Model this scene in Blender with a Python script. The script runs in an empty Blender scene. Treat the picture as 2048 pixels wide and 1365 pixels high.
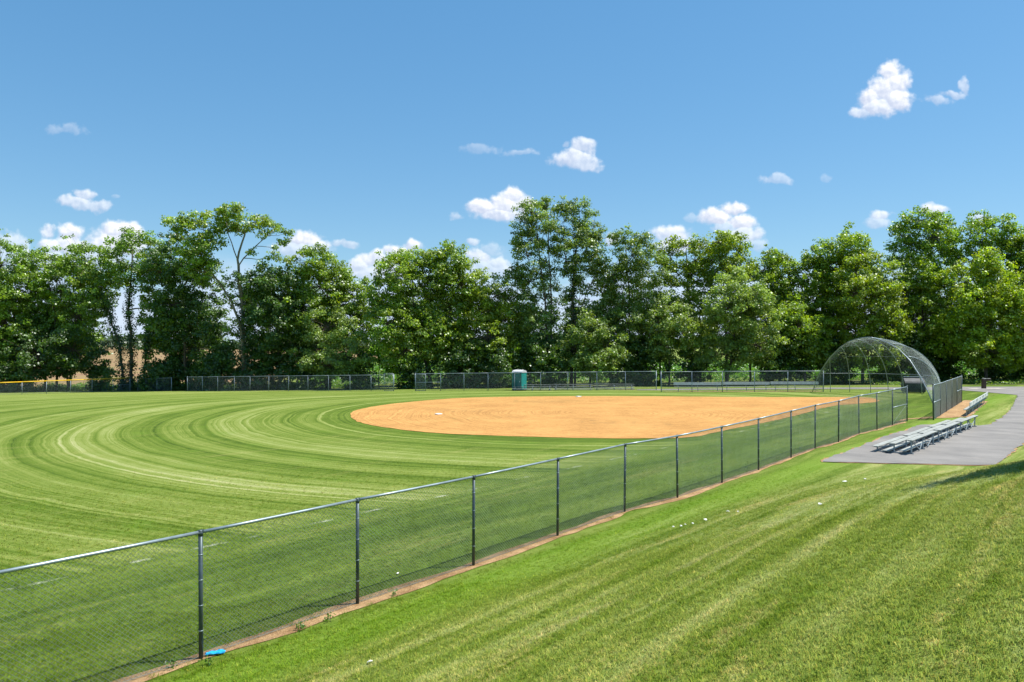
import bpy, math, random
import numpy as np
from mathutils import Vector, Matrix, noise as mnoise

random.seed(7)
rng = np.random.default_rng(11)
scene = bpy.context.scene
COL = scene.collection
F = 1480.0          # focal length in pixels of a 2048 px wide picture
CAMZ = 4.6
HY = 690.0          # horizon row

# ------------------------------------------------------------------ camera
cam_d = bpy.data.cameras.new('camera')
cam = bpy.data.objects.new('camera', cam_d)
COL.objects.link(cam)
cam.location = (0, 0, CAMZ)
cam.rotation_euler = (math.radians(90), 0, 0)
cam_d.sensor_width = 36.0
cam_d.lens = 36.0 * F / 2048.0
cam_d.shift_y = (HY - 682.5) / 2048.0
cam_d.clip_start = 0.1
cam_d.clip_end = 6000
scene.camera = cam

# ------------------------------------------------------------------ light
SUN_EL = math.radians(63)
SUN_AZ = Vector((0.99, 0.13, 0)).normalized()
sun_dir = Vector((SUN_AZ.x * math.cos(SUN_EL), SUN_AZ.y * math.cos(SUN_EL), math.sin(SUN_EL)))
sun_d = bpy.data.lights.new('sun', 'SUN')
sun_d.energy = 4.6
sun_d.angle = math.radians(0.53)
sun_d.color = (1.0, 0.95, 0.87)
sun = bpy.data.objects.new('sun', sun_d)
COL.objects.link(sun)
sun.rotation_euler = sun_dir.to_track_quat('Z', 'Y').to_euler()
sun.location = (60, 30, 80)

scene.view_settings.view_transform = 'Standard'
scene.view_settings.look = 'None'
scene.view_settings.exposure = 0.75
scene.view_settings.gamma = 1.0
scene.view_settings.use_curve_mapping = False
scene.render.engine = 'CYCLES'
cy = scene.cycles
cy.max_bounces = 6
cy.diffuse_bounces = 3
cy.glossy_bounces = 2
cy.transmission_bounces = 2
cy.transparent_max_bounces = 4
cy.use_denoising = True
cy.caustics_reflective = False
cy.caustics_refractive = False

# ------------------------------------------------------------------ node DSL
class S:
    """a socket (or a number) with arithmetic that builds Math nodes"""
    def __init__(self, nt, v): self.nt = nt; self.v = v
    def _m(self, op, *others, clamp=False):
        n = self.nt.nodes.new('ShaderNodeMath'); n.operation = op; n.use_clamp = clamp
        for i, a in enumerate((self,) + others):
            v = a.v if isinstance(a, S) else a
            if isinstance(v, (int, float)): n.inputs[i].default_value = v
            else: self.nt.links.new(v, n.inputs[i])
        return S(self.nt, n.outputs[0])
    def __add__(s, o): return s._m('ADD', o)
    __radd__ = __add__
    def __sub__(s, o): return s._m('SUBTRACT', o)
    def __rsub__(s, o): return S(s.nt, o)._m('SUBTRACT', s)
    def __mul__(s, o): return s._m('MULTIPLY', o)
    __rmul__ = __mul__
    def __truediv__(s, o): return s._m('DIVIDE', o)
    def sqrt(s): return s._m('SQRT')
    def abs(s): return s._m('ABSOLUTE')
    def clamp(s): return s._m('ADD', 0.0, clamp=True)
    def max(s, o): return s._m('MAXIMUM', o)
    def min(s, o): return s._m('MINIMUM', o)
    def pow(s, o): return s._m('POWER', o)
    def gt(s, o): return s._m('GREATER_THAN', o)
    def smax(s, o, k): return s._m('SMOOTH_MAX', o, k)
    def step(s, a, b, t0=0.0, t1=1.0):
        n = s.nt.nodes.new('ShaderNodeMapRange'); n.interpolation_type = 'SMOOTHSTEP'
        s.nt.links.new(s.v, n.inputs[0])
        if a <= b:
            vals = (a, b, t0, t1)
        else:
            vals = (b, a, t1, t0)
        for i, x in enumerate(vals): n.inputs[1 + i].default_value = x
        return S(s.nt, n.outputs[0])

def link(nt, a, sock):
    v = a.v if isinstance(a, S) else a
    if isinstance(v, (int, float)): sock.default_value = v
    elif isinstance(v, (tuple, list)): sock.default_value = (*v, 1.0) if len(v) == 3 and len(sock.default_value) == 4 else v
    else: nt.links.new(v, sock)

def vec(nt, x, y, z=0.0):
    n = nt.nodes.new('ShaderNodeCombineXYZ')
    for i, a in enumerate((x, y, z)): link(nt, a, n.inputs[i])
    return n.outputs[0]

def noise(nt, v, scale, detail=2.0, rough=0.5, dims='3D', w=None, lac=2.0, dist=0.0):
    n = nt.nodes.new('ShaderNodeTexNoise'); n.noise_dimensions = dims
    n.inputs['Scale'].default_value = scale; n.inputs['Detail'].default_value = detail
    n.inputs['Roughness'].default_value = rough; n.inputs['Lacunarity'].default_value = lac
    n.inputs['Distortion'].default_value = dist
    if dims == '1D': link(nt, w, n.inputs['W'])
    elif v is not None: link(nt, v, n.inputs['Vector'])
    return S(nt, n.outputs[0])

def mix(nt, f, a, b, mode='MIX'):
    n = nt.nodes.new('ShaderNodeMix'); n.data_type = 'RGBA'; n.blend_type = mode; n.clamp_factor = True
    link(nt, f, n.inputs[0]); link(nt, a, n.inputs[6]); link(nt, b, n.inputs[7])
    return n.outputs[2]

def ramp(nt, f, stops, interp='LINEAR'):
    n = nt.nodes.new('ShaderNodeValToRGB'); cr = n.color_ramp; cr.interpolation = interp
    while len(cr.elements) > 1: cr.elements.remove(cr.elements[-1])
    for i, (p, c) in enumerate(stops):
        e = cr.elements[0] if i == 0 else cr.elements.new(p)
        e.position = p; e.color = (c, c, c, 1) if isinstance(c, (int, float)) else (*c, 1)
    link(nt, f, n.inputs[0])
    return n.outputs[0]

# ------------------------------------------------------------------ world: sky and clouds
world = bpy.data.worlds.new('World'); scene.world = world; world.use_nodes = True
wt = world.node_tree; wt.nodes.clear()
SKY_STRENGTH = 0.077
sky = wt.nodes.new('ShaderNodeTexSky'); sky.sky_type = 'NISHITA'; sky.sun_disc = False
sky.sun_elevation = SUN_EL
sky.sun_rotation = math.atan2(SUN_AZ.x, SUN_AZ.y)
sky.altitude = 200; sky.air_density = 1.0; sky.dust_density = 0.4; sky.ozone_density = 2.5
hsv = wt.nodes.new('ShaderNodeHueSaturation'); hsv.inputs['Saturation'].default_value = 1.34
hsv.inputs['Hue'].default_value = 0.504
hsv.inputs['Value'].default_value = 1.12
wt.links.new(sky.outputs[0], hsv.inputs['Color'])
geo = wt.nodes.new('ShaderNodeTexCoord')
sep = wt.nodes.new('ShaderNodeSeparateXYZ'); wt.links.new(geo.outputs['Generated'], sep.inputs[0])
dx, dy, dz = (S(wt, sep.outputs[i]) for i in range(3))
# a pale humid band low on the sky all the way round
low = dz.step(0.0, 0.16, 1.0, 0.0)
gam = wt.nodes.new('ShaderNodeGamma'); gam.inputs[1].default_value = 0.55
wt.links.new(hsv.outputs[0], gam.inputs[0])
skyg = mix(wt, 1.0, gam.outputs[0], (1.50, 2.02, 2.30), 'MULTIPLY')
skycol = mix(wt, low * 0.05, skyg, (4.2, 5.6, 7.6))
yy = dy.max(0.05)
U = dx / yy; V = dz / yy
uvec = vec(wt, U, V, 0.0)
wn = noise(wt, uvec, 26.0, 3.0, 0.6, dims='2D')
wn2 = noise(wt, vec(wt, U + 3.7, V + 1.3), 26.0, 3.0, 0.6, dims='2D')
Uw = U + (wn - 0.5) * 0.018; Vw = V + (wn2 - 0.5) * 0.016
fb = noise(wt, vec(wt, U, V), 50.0, 7.0, 0.54, dims='2D')
fb_off = noise(wt, vec(wt, U + 0.0030, V + 0.0042), 50.0, 7.0, 0.54, dims='2D')
bump = (fb - fb_off)
puffs = [  # centre x, y, radii in picture pixels, thickness 0..1
 (1783,142,22,22,1),(1793,168,30,28,1),(1768,178,34,26,1),(1795,198,28,26,1),(1742,197,24,20,1),(1757,215,36,16,.9),(1722,226,22,13,.7),
 (1878,202,26,10,.45),(1905,190,20,8,.5),(1930,172,9,15,.5),
 (1165,293,24,16,.75),(1142,315,36,20,.8),(1168,328,38,15,.7),(1130,292,12,8,.35),
 (958,301,36,9,.22),(1042,303,28,7,.3),(128,258,34,11,.22),(1556,360,28,11,.4),(1652,358,8,8,.2),
 (1028,392,18,17,1),(1010,410,36,22,1),(968,416,32,16,1),(1044,410,26,18,1),(1000,432,52,12,.9),(912,433,12,8,.4),(1382,435,12,8,.25),
 (166,388,20,13,.7),(150,403,32,12,.7),(192,412,32,10,.6),(230,392,8,5,.2),
 (95,461,14,14,.8),(142,470,25,22,1),(108,492,32,16,.9),(135,492,36,20,.9),(238,464,44,22,1),(215,485,42,25,1),(268,462,18,16,1),(250,492,50,20,.9),(18,492,42,26,.55),(70,520,90,22,.6),(-10,515,60,30,.5),(200,520,70,18,.6),
 (610,479,36,17,1),(640,492,22,11,.8),(690,489,27,7,.5),(600,500,52,15,.6),
 (822,492,19,11,.9),(795,505,26,14,.9),(746,520,34,16,.9),(720,531,30,14,.8),(765,545,60,18,.7),
 (945,481,14,9,.6),(960,515,28,18,.75),(992,528,25,15,.6),(985,500,22,14,.3),(965,540,60,20,.5),
 (1345,470,38,18,.85),(1350,492,50,15,.8),(1226,478,14,12,.8),
 (1468,416,24,13,1),(1435,433,34,17,1),(1482,446,28,16,1),(1490,470,34,18,.75),(1512,490,22,12,.4),(1450,455,30,14,.5),
 (1765,431,20,12,.75),(1760,446,25,13,.5),(1868,421,26,12,.9),(1960,436,18,8,.6),
]
pg = bpy.data.node_groups.new('cloud_puff', 'ShaderNodeTree')
for nm in ('u', 'v', 'cu', 'cv', 'fu', 'fv', 't', 'h', 'w', 'th'): pg.interface.new_socket(nm, in_out='INPUT', socket_type='NodeSocketFloat')
for nm in ('h', 'w', 'th'): pg.interface.new_socket(nm, in_out='OUTPUT', socket_type='NodeSocketFloat')
_gi = pg.nodes.new('NodeGroupInput'); _go = pg.nodes.new('NodeGroupOutput')
_u, _v, _cu, _cv, _fu, _fv, _t, _h, _w, _th = (S(pg, _gi.outputs[i]) for i in range(10))
_a = (_u - _cu) * _fu; _b = (_v - _cv) * _fv
_q = (1.0 - (_a * _a + _b * _b).sqrt()).max(-2.0)
_wi = _b * 0.5 + _a * 0.15
_g = (_q - _h).step(-0.18, 0.18)
for k, r in enumerate((_h.smax(_q, 0.12), _w + (_wi - _w) * _g, _th + (_t - _th) * _g)): pg.links.new(r.v, _go.inputs[k])
def sector(u0, u1):
    h, w, th = -2.0, 0.0, 0.0
    for (cx, cy, rx, ry, t) in puffs:
        if cx + rx + 30 < u0 or cx - rx - 30 > u1: continue
        n = wt.nodes.new('ShaderNodeGroup'); n.node_tree = pg
        for k, a in enumerate((Uw, Vw, (cx - 1024) / F, (HY - cy) / F, F / (rx * 1.25), F / (ry * 1.25), float(t), h, w, th)): link(wt, a, n.inputs[k])
        h, w, th = (S(wt, n.outputs[k]) for k in range(3))
    dens = h + (fb - 0.5) * (1.75 - th * 0.8)
    core = dens.step(-0.06, 0.52)
    al = core * th
    # low hazy cloud bank behind the trees
    bankn = noise(wt, vec(wt, U, V * 2.2), 9.0, 5.0, 0.6, dims='2D')
    bank = (bankn + V.step(0.03, 0.14, 0.40, 0.0)).step(0.46, 0.80) * V.step(0.06, 0.145, 0.8, 0.0)
    lit = (w * 1.0 + bump * 1.3 + 0.44).step(0.0, 1.0)
    ccol = mix(wt, lit, (5.0, 5.6, 7.0), (9.2, 9.25, 9.4))
    c1 = mix(wt, bank, skycol, mix(wt, bankn, (4.2, 5.4, 7.5), (6.6, 7.2, 8.6)))
    c2 = mix(wt, al, c1, ccol)
    bg = wt.nodes.new('ShaderNodeBackground'); bg.inputs[1].default_value = SKY_STRENGTH
    wt.links.new(c2, bg.inputs[0])
    return bg.outputs[0]
bg0 = wt.nodes.new('ShaderNodeBackground'); bg0.inputs[1].default_value = SKY_STRENGTH
wt.links.new(skycol, bg0.inputs[0])
def mixsh(fac, a, b):
    n = wt.nodes.new('ShaderNodeMixShader'); link(wt, fac, n.inputs[0])
    wt.links.new(a, n.inputs[1]); wt.links.new(b, n.inputs[2]); return n.outputs[0]
edges = [-400, 330, 760, 1180, 1600, 2500]
cur = sector(edges[0], edges[1])
for i in range(1, 5):
    cur = mixsh(U.gt((edges[i] - 1024) / F), cur, sector(edges[i], edges[i + 1]))
inwin = dy.gt(0.35) * (dz.gt(-0.01)) * V.gt(0.46)._m('LESS_THAN', 0.5)
cur = mixsh(inwin, bg0.outputs[0], cur)
wo = wt.nodes.new('ShaderNodeOutputWorld'); wt.links.new(cur, wo.inputs[0])
world.cycles.sampling_method = 'MANUAL'; world.cycles.sample_map_resolution = 512

# ------------------------------------------------------------------ terrain
UX, UY = 0.648, 0.762            # direction of the near fence
def sp(x, k=0.6):                # soft max(0, x)
    return np.where(x / k > 30, x, k * np.log1p(np.exp(np.clip(x / k, -50, 30))))
def sst(x, a, b):
    t = np.clip((x - a) / (b - a), 0, 1); return t * t * (3 - 2 * t)
def gz(x, y):
    x = np.asarray(x, float); y = np.asarray(y, float)
    s = 10.5 + 0.762 * x - 0.648 * y
    t = 0.648 * x + 0.762 * y
    # far side falls away gently to the left
    drop = sp(-(2.31 + 0.011 * x - 0.035 * y), 0.12)
    drop = np.minimum(drop, 2.3) * sst(-np.hypot(x, y), -260, -150) + 1.0 * (1 - sst(-np.hypot(x, y), -260, -150))
    z = -drop + sst(y, 170, 700) * 3.2
    z = z + sst(y, 112, 150) * sst(x, -48, -34) * 2.6 * (1 - sst(y, 300, 600))
    # grass bank the camera stands on
    S_ = sst(t, 15, 33.5)
    hi = 0.325 * sp(np.minimum(s, 18) - 1.3, 0.5) * np.where(s > 0, 1, sst(s, -1.5, 0))
    lo = 0.25 * sp(np.minimum(s, 18) - 7.0, 0.5)
    z = z + (hi * (1 - S_) + lo * S_) * (1 - sst(t, 60, 80))
    return z
def px(x, y, zoff=0.0):
    """ground point seen at picture pixel (x, y)"""
    mx, mz = (x - 1024) / F, -(y - HY) / F
    lo_, prev = 3.0, 3.0
    for Y in np.concatenate([np.arange(3, 60, 0.25), np.arange(60, 400, 0.5)]):
        if CAMZ + mz * Y <= float(gz(mx * Y, Y)) + zoff:
            a, b = prev, Y
            for _ in range(20):
                c = (a + b) / 2
                if CAMZ + mz * c <= float(gz(mx * c, c)) + zoff: b = c
                else: a = c
            return mx * b, b
        prev = Y
    return mx * 400, 400.0

# ------------------------------------------------------------------ mesh helpers
class MB:
    def __init__(self): self.v = []; self.f = []
    def add(self, vs, fs):
        o = len(self.v); self.v.extend([tuple(p) for p in vs]); self.f.extend([tuple(i + o for i in f) for f in fs]); return self
    def box(self, c, size, ax=None):
        """oriented box: centre, (lx,ly,lz), optional 3x3 axes rows"""
        ax = ax or (Vector((1,0,0)), Vector((0,1,0)), Vector((0,0,1)))
        c = Vector(c); h = [s / 2 for s in size]; vs = []
        for i in (-1, 1):
            for j in (-1, 1):
                for k in (-1, 1):
                    vs.append(c + ax[0] * h[0] * i + ax[1] * h[1] * j + ax[2] * h[2] * k)
        return self.add(vs, [(0,1,3,2),(4,6,7,5),(0,4,5,1),(2,3,7,6),(0,2,6,4),(1,5,7,3)])
    def tube(self, pts, r, n=8, cap=True):
        pts = [Vector(p) for p in pts]; k = len(pts)
        rs = r if isinstance(r, (list, tuple)) else [r] * k
        vs = []; up = None
        for i in range(k):
            d = (pts[min(i + 1, k - 1)] - pts[max(i - 1, 0)])
            if d.length < 1e-9: d = Vector((0, 0, 1))
            d.normalize()
            if up is None:
                up = Vector((0, 0, 1)) if abs(d.z) < 0.9 else Vector((1, 0, 0))
            a = d.cross(up)
            if a.length < 1e-6: a = d.cross(Vector((0, 1, 0)))
            a.normalize(); b = a.cross(d).normalized(); up = b
            for j in range(n):
                th = 2 * math.pi * j / n
                vs.append(pts[i] + (a * math.cos(th) + b * math.sin(th)) * rs[i])
        fs = [(i * n + j, i * n + (j + 1) % n, (i + 1) * n + (j + 1) % n, (i + 1) * n + j) for i in range(k - 1) for j in range(n)]
        if cap: fs += [tuple(range(n - 1, -1, -1)), tuple((k - 1) * n + j for j in range(n))]
        return self.add(vs, fs)
    def bar(self, a, b, w, h):
        a, b = Vector(a), Vector(b); d = b - a; L = d.length; d.normalize()
        up = Vector((0, 0, 1)) if abs(d.z) < 0.95 else Vector((1, 0, 0))
        s = d.cross(up).normalized(); u = s.cross(d)
        return self.box((a + b) / 2, (L, w, h), (d, s, u))
    def build(self, name, mat, parent=None, smooth=False, bevel=0.0):
        me = bpy.data.meshes.new(name)
        off = parent_off(parent)
        me.from_pydata([(p[0] - off[0], p[1] - off[1], p[2] - off[2]) for p in self.v], [], self.f)
        if smooth:
            me.polygons.foreach_set('use_smooth', [True] * len(me.polygons))
        me.materials.append(mat); me.update()
        o = bpy.data.objects.new(name, me); COL.objects.link(o)
        if parent: o.parent = parent
        if bevel:
            m = o.modifiers.new('bevel', 'BEVEL'); m.width = bevel; m.segments = 2; m.limit_method = 'ANGLE'
        return o
def parent_off(p):
    x = Vector((0, 0, 0))
    while p is not None:
        x += p.location; p = p.parent
    return x
def np_mesh(name, verts, faces, mat, parent=None, kind=None, cols=None, smooth=False):
    """verts (n,3), faces (m,k) arrays"""
    off = np.array(parent_off(parent)); verts = np.asarray(verts, np.float32) - off.astype(np.float32)
    me = bpy.data.meshes.new(name); m, k = faces.shape
    me.vertices.add(len(verts)); me.vertices.foreach_set('co', verts.ravel())
    me.loops.add(m * k); me.loops.foreach_set('vertex_index', faces.astype(np.int32).ravel())
    me.polygons.add(m); me.polygons.foreach_set('loop_start', np.arange(0, m * k, k, dtype=np.int32))
    me.polygons.foreach_set('loop_total', np.full(m, k, np.int32))
    if smooth: me.polygons.foreach_set('use_smooth', np.ones(m, bool))
    me.update(calc_edges=True)
    if cols is not None:
        ca = me.color_attributes.new('leafcol', 'FLOAT_COLOR', 'POINT')
        c4 = np.ones((len(verts), 4), np.float32); c4[:, :3] = cols
        ca.data.foreach_set('color', c4.ravel())
    me.materials.append(mat)
    o = bpy.data.objects.new(name, me); COL.objects.link(o)
    if parent: o.parent = parent
    if kind: o['kind'] = kind
    return o
def tag(o, label, cat, group=None):
    o['label'] = label; o['category'] = cat
    if group: o['group'] = group
    return o
def thing(name, label, cat, loc, group=None):
    o = bpy.data.objects.new(name, None); COL.objects.link(o); o.location = loc; o.empty_display_size = 0.3
    return tag(o, label, cat, group)
def dup(root, loc, label, rotz=None):
    r = root.copy(); COL.objects.link(r); r.location = loc; r['label'] = label
    if rotz is not None: r.rotation_euler = (0, 0, rotz)
    for ch in list(root.children):
        c = ch.copy(); COL.objects.link(c); c.parent = r
        for g in list(ch.children):
            d = g.copy(); COL.objects.link(d); d.parent = c
    return r

# ------------------------------------------------------------------ materials
def new_mat(name):
    m = bpy.data.materials.new(name); m.use_nodes = True
    nt = m.node_tree; b = nt.nodes['Principled BSDF']
    return m, nt, b
def pos(nt):
    g = nt.nodes.new('ShaderNodeNewGeometry'); s_ = nt.nodes.new('ShaderNodeSeparateXYZ')
    nt.links.new(g.outputs['Position'], s_.inputs[0])
    return g.outputs['Position'], S(nt, s_.outputs[0]), S(nt, s_.outputs[1]), S(nt, s_.outputs[2])
def simple(name, col, rough=0.6, metal=0.0, var=0.15, scale=8.0, spec=0.3, bump=0.0):
    m, nt, b = new_mat(name); P, X, Y, Z = pos(nt)
    n = noise(nt, P, scale, 4.0, 0.6)
    c = mix(nt, n.step(0.3, 0.7), tuple(x * (1 - var) for x in col), tuple(min(1, x * (1 + var)) for x in col))
    nt.links.new(c, b.inputs['Base Color'])
    b.inputs['Roughness'].default_value = rough; b.inputs['Metallic'].default_value = metal
    b.inputs['Specular IOR Level'].default_value = spec
    if bump:
        bn = nt.nodes.new('ShaderNodeBump'); bn.inputs['Strength'].default_value = bump; bn.inputs['Distance'].default_value = 0.02
        nt.links.new(n.v, bn.inputs['Height']); nt.links.new(bn.outputs[0], b.inputs['Normal'])
    return m
M = {}
M['galv_dark'] = simple('galvanised_steel_weathered', (0.060, 0.085, 0.095), 0.42, 0.35, 0.25, 5.0, 0.5)
M['galv'] = simple('galvanised_steel', (0.27, 0.33, 0.36), 0.4, 0.45, 0.15, 4.0, 0.5)
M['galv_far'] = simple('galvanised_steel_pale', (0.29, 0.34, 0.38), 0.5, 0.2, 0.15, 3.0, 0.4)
M['wire'] = simple('galvanised_wire', (0.17, 0.215, 0.215), 0.55, 0.2, 0.2, 2.0, 0.4)
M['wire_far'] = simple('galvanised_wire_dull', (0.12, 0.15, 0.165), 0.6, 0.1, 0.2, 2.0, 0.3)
M['alu'] = simple('weathered_aluminium', (0.36, 0.375, 0.34), 0.5, 0.15, 0.16, 3.0, 0.4)
M['alu_bright'] = simple('bright_aluminium', (0.62, 0.65, 0.66), 0.5, 0.1, 0.1, 3.0, 0.4)
M['alu_frame'] = simple('aluminium_frame', (0.25, 0.31, 0.35), 0.5, 0.3, 0.2, 6.0, 0.4)
M['yellow'] = simple('yellow_plastic', (0.75, 0.45, 0.02), 0.5, 0, 0.12, 3.0)
M['teal'] = simple('teal_plastic', (0.01, 0.30, 0.27), 0.45, 0, 0.12, 3.0, 0.5)
M['teal_shade'] = simple('shaded_teal_plastic', (0.01, 0.17, 0.17), 0.45, 0, 0.15, 3.0, 0.5)  # the same teal with shade painted in, for the face turned from the sun
M['greyroof'] = simple('pale_grey_plastic', (0.5, 0.5, 0.52), 0.5, 0, 0.1)
M['white'] = simple('white_paint', (0.78, 0.77, 0.74), 0.6, 0, 0.06)
M['black'] = simple('black_plastic', (0.02, 0.02, 0.022), 0.5, 0, 0.3)
M['char'] = simple('charcoal_paint', (0.035, 0.042, 0.05), 0.5, 0, 0.4, 3.0, 0.4)
M['rust'] = simple('faded_rusty_paint', (0.20, 0.14, 0.12), 0.7, 0, 0.35, 2.5, 0.3)
M['brown'] = simple('brown_painted_steel', (0.05, 0.028, 0.018), 0.55, 0, 0.25, 5.0, 0.4)
M['concrete'] = simple('concrete', (0.40, 0.37, 0.33), 0.9, 0, 0.12, 2.0)
M['bluep'] = simple('blue_plastic', (0.02, 0.35, 0.75), 0.2, 0, 0.25, 20.0, 0.6)
M['paper'] = simple('white_paper', (0.75, 0.75, 0.70), 0.8, 0, 0.1, 20.0)
M['mulch'] = simple('bark_mulch', (0.05, 0.033, 0.022), 0.95, 0, 0.5, 9.0, 0.1)

def bark(name, c1, c2):
    m, nt, b = new_mat(name); P, X, Y, Z = pos(nt)
    n = noise(nt, vec(nt, X * 6.0, Y * 6.0, Z * 1.2), 1.6, 5.0, 0.65)
    nt.links.new(mix(nt, n.step(0.3, 0.7), c1, c2), b.inputs['Base Color'])
    b.inputs['Roughness'].default_value = 0.95; b.inputs['Specular IOR Level'].default_value = 0.1
    bn = nt.nodes.new('ShaderNodeBump'); bn.inputs['Strength'].default_value = 0.7; bn.inputs['Distance'].default_value = 0.05
    nt.links.new(n.v, bn.inputs['Height']); nt.links.new(bn.outputs[0], b.inputs['Normal'])
    return m
M['bark'] = bark('grey_brown_bark', (0.055, 0.042, 0.03), (0.17, 0.14, 0.105))
M['bark_pale'] = bark('pale_bark', (0.12, 0.10, 0.07), (0.30, 0.26, 0.19))

def leaf_mat(name, transl=0.5):
    m = bpy.data.materials.new(name); m.use_nodes = True; nt = m.node_tree; nt.nodes.clear()
    at = nt.nodes.new('ShaderNodeAttribute'); at.attribute_name = 'leafcol'
    d = nt.nodes.new('ShaderNodeBsdfDiffuse'); t = nt.nodes.new('ShaderNodeBsdfTranslucent'); g = nt.nodes.new('ShaderNodeBsdfGlossy')
    g.inputs['Roughness'].default_value = 0.42; g.inputs['Color'].default_value = (0.8, 0.85, 0.85, 1)
    nt.links.new(at.outputs['Color'], d.inputs['Color'])
    tc = mix(nt, 1.0, at.outputs['Color'], (1.25, 1.25, 0.45), 'MULTIPLY')
    nt.links.new(tc, t.inputs['Color'])
    m1 = nt.nodes.new('ShaderNodeMixShader'); m1.inputs[0].default_value = transl
    nt.links.new(d.outputs[0], m1.inputs[1]); nt.links.new(t.outputs[0], m1.inputs[2])
    m2 = nt.nodes.new('ShaderNodeMixShader'); m2.inputs[0].default_value = 0.05
    nt.links.new(m1.outputs[0], m2.inputs[1]); nt.links.new(g.outputs[0], m2.inputs[2])
    o = nt.nodes.new('ShaderNodeOutputMaterial'); nt.links.new(m2.outputs[0], o.inputs[0])
    return m
M['leaf'] = leaf_mat('foliage')

# grass colour as a function of the place -------------------------------------
CX, CY = 4.5, 51.0
def grass_colour(nt, blade=False):
    P, X, Y, Z = pos(nt)
    s = X * 0.762 - Y * 0.648 + 10.5
    t = X * 0.648 + Y * 0.762
    P2 = vec(nt, X, Y, 0.0)
    big = noise(nt, P2, 0.16, 3.0, 0.55)
    mid = noise(nt, P2, 0.9, 4.0, 0.6)
    fine = noise(nt, P2, 9.0, 5.0, 0.7)
    grit = noise(nt, P2, 34.0, 3.0, 0.7)
    rx = X - CX; ry = Y - CY
    R = (rx * rx + ry * ry).sqrt() + (noise(nt, P2, 0.12, 2.0, 0.5) - 0.5) * 0.9 + (mid - 0.5) * 0.22
    stops = [(0, .2), (15.0, .1), (16.5, .12), (17.5, .72), (18.5, .08), (19.6, .35), (20.6, .5), (21.6, .72), (22.6, .95), (23.5, .45), (24.1, .1),
             (25.2, .62), (26.4, .06), (27.4, .42), (28.3, .5), (29.3, .95), (30.6, .8), (31.8, .12), (32.8, .7), (34.2, .5), (35.4, .15), (36.6, .75), (38.0, .45), (39.4, .2), (40.6, .8), (42.2, .5), (43.6, .2), (45.5, .75), (47.5, .3), (49.5, .7), (52, .25), (54.5, .72)]
    rm = S(nt, ramp(nt, R / 60.0, [(a / 60.0, b) for a, b in stops], 'LINEAR'))
    n1 = noise(nt, None, 1.5, 3.0, 0.6, dims='1D', w=R)
    n2 = noise(nt, None, 4.2, 3.0, 0.7, dims='1D', w=R)
    along = noise(nt, vec(nt, R * 1.4, t * 0.10, s * 0.05), 1.0, 2.0, 0.5)
    ringv = rm * 0.55 + (n1 - 0.5) * 0.7 + (n2 - 0.5) * 1.0 + 0.19 + (along - 0.5) * 0.5
    sw = s + (noise(nt, P2, 0.10, 2.0, 0.5) - 0.5) * 1.6
    l1 = noise(nt, None, 0.55, 3.0, 0.6, dims='1D', w=sw + 30.0)
    l2 = noise(nt, vec(nt, sw * 1.7, t * 0.09, 0.0), 1.0, 5.0, 0.66)
    linev = (l1 - 0.5) * 0.5 + (l2 - 0.5) * 1.5 + 0.50 + s.step(2.0, 6.0) * 0.05
    field = (s + (mid - 0.5) * 1.2).step(-5.0, -6.3)
    # strip just inside the fence stays greener
    linev2 = linev * (1.0 - s.step(0.3, -0.8) * 0.35) - s.step(0.3, -0.8) * 0.10
    v = linev2 + (ringv - linev2) * field
    v = v + (big - 0.5) * 0.35 + (mid - 0.5) * 0.35
    v = v + (fine - 0.5) * 0.55 + (grit - 0.5) * (0.55 if not blade else 0.3)
    v = v.clamp()
    c = ramp(nt, v, [(0.0, (0.044, 0.084, 0.006)), (0.3, (0.094, 0.150, 0.014)), (0.6, (0.174, 0.224, 0.042)), (0.85, (0.262, 0.300, 0.096)), (1.0, (0.35, 0.36, 0.165))])
    dry = (noise(nt, vec(nt, sw * 1.2, t * 0.14, 3.0), 1.0, 5.0, 0.7) + (fine - 0.5) * 0.45).step(0.52, 0.74) * 0.55
    dry = dry * (0.35 + s.step(1.0, 3.0) * 0.9)
    c = mix(nt, dry, c, (0.42, 0.36, 0.14))
    stk = noise(nt, None, 1.5, 2.0, 0.6, dims='1D', w=sw + 11.0).step(0.57, 0.70) * noise(nt, vec(nt, sw * 0.8, t * 0.16, 9.0), 1.0, 4.0, 0.65).step(0.42, 0.62) * s.step(1.5, 3.0) * 0.5
    c = mix(nt, stk, c, (0.36, 0.35, 0.155))
    clover = (noise(nt, P2, 0.45, 4.0, 0.6)).step(0.56, 0.75) * 0.30
    c = mix(nt, clover, c, (0.085, 0.19, 0.010))
    # lush verge right next to the soil strip
    lush = s.step(0.2, 0.7) * s.step(2.6, 1.2) * 0.5
    c = mix(nt, lush, c, (0.12, 0.23, 0.012))
    # faint chalk foul line inside the fence
    ch = (s + 5.75 + (noise(nt, P2, 0.25, 2.0, 0.5) - 0.5) * 0.5).abs().step(0.10, 0.03) * (noise(nt, P2, 1.1, 4.0, 0.7).step(0.5, 0.68)) * 0.5
    c = mix(nt, ch, c, (0.55, 0.56, 0.48))
    return c, v, fine, grit, X, Y, s, t, P2

m, nt, b = new_mat('lawn_ground')
c, v, fine, grit, X, Y, s, t, P2 = grass_colour(nt)
# ploughed field and crops beyond the belt of trees
soilc = mix(nt, noise(nt, vec(nt, X * 0.02, Y * 0.09), 1.0, 5.0, 0.6).step(0.35, 0.7), (0.25, 0.15, 0.085), (0.26, 0.205, 0.085))
beyond = (Y + (noise(nt, P2, 0.05) - 0.5) * 12.0).step(116.0, 124.0) * (X + Y * 0.10).step(-24.0, -34.0)
beyond = beyond.max((Y.step(240, 300)) * (X.step(-20, -60)))
c = mix(nt, beyond, c, soilc)
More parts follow.
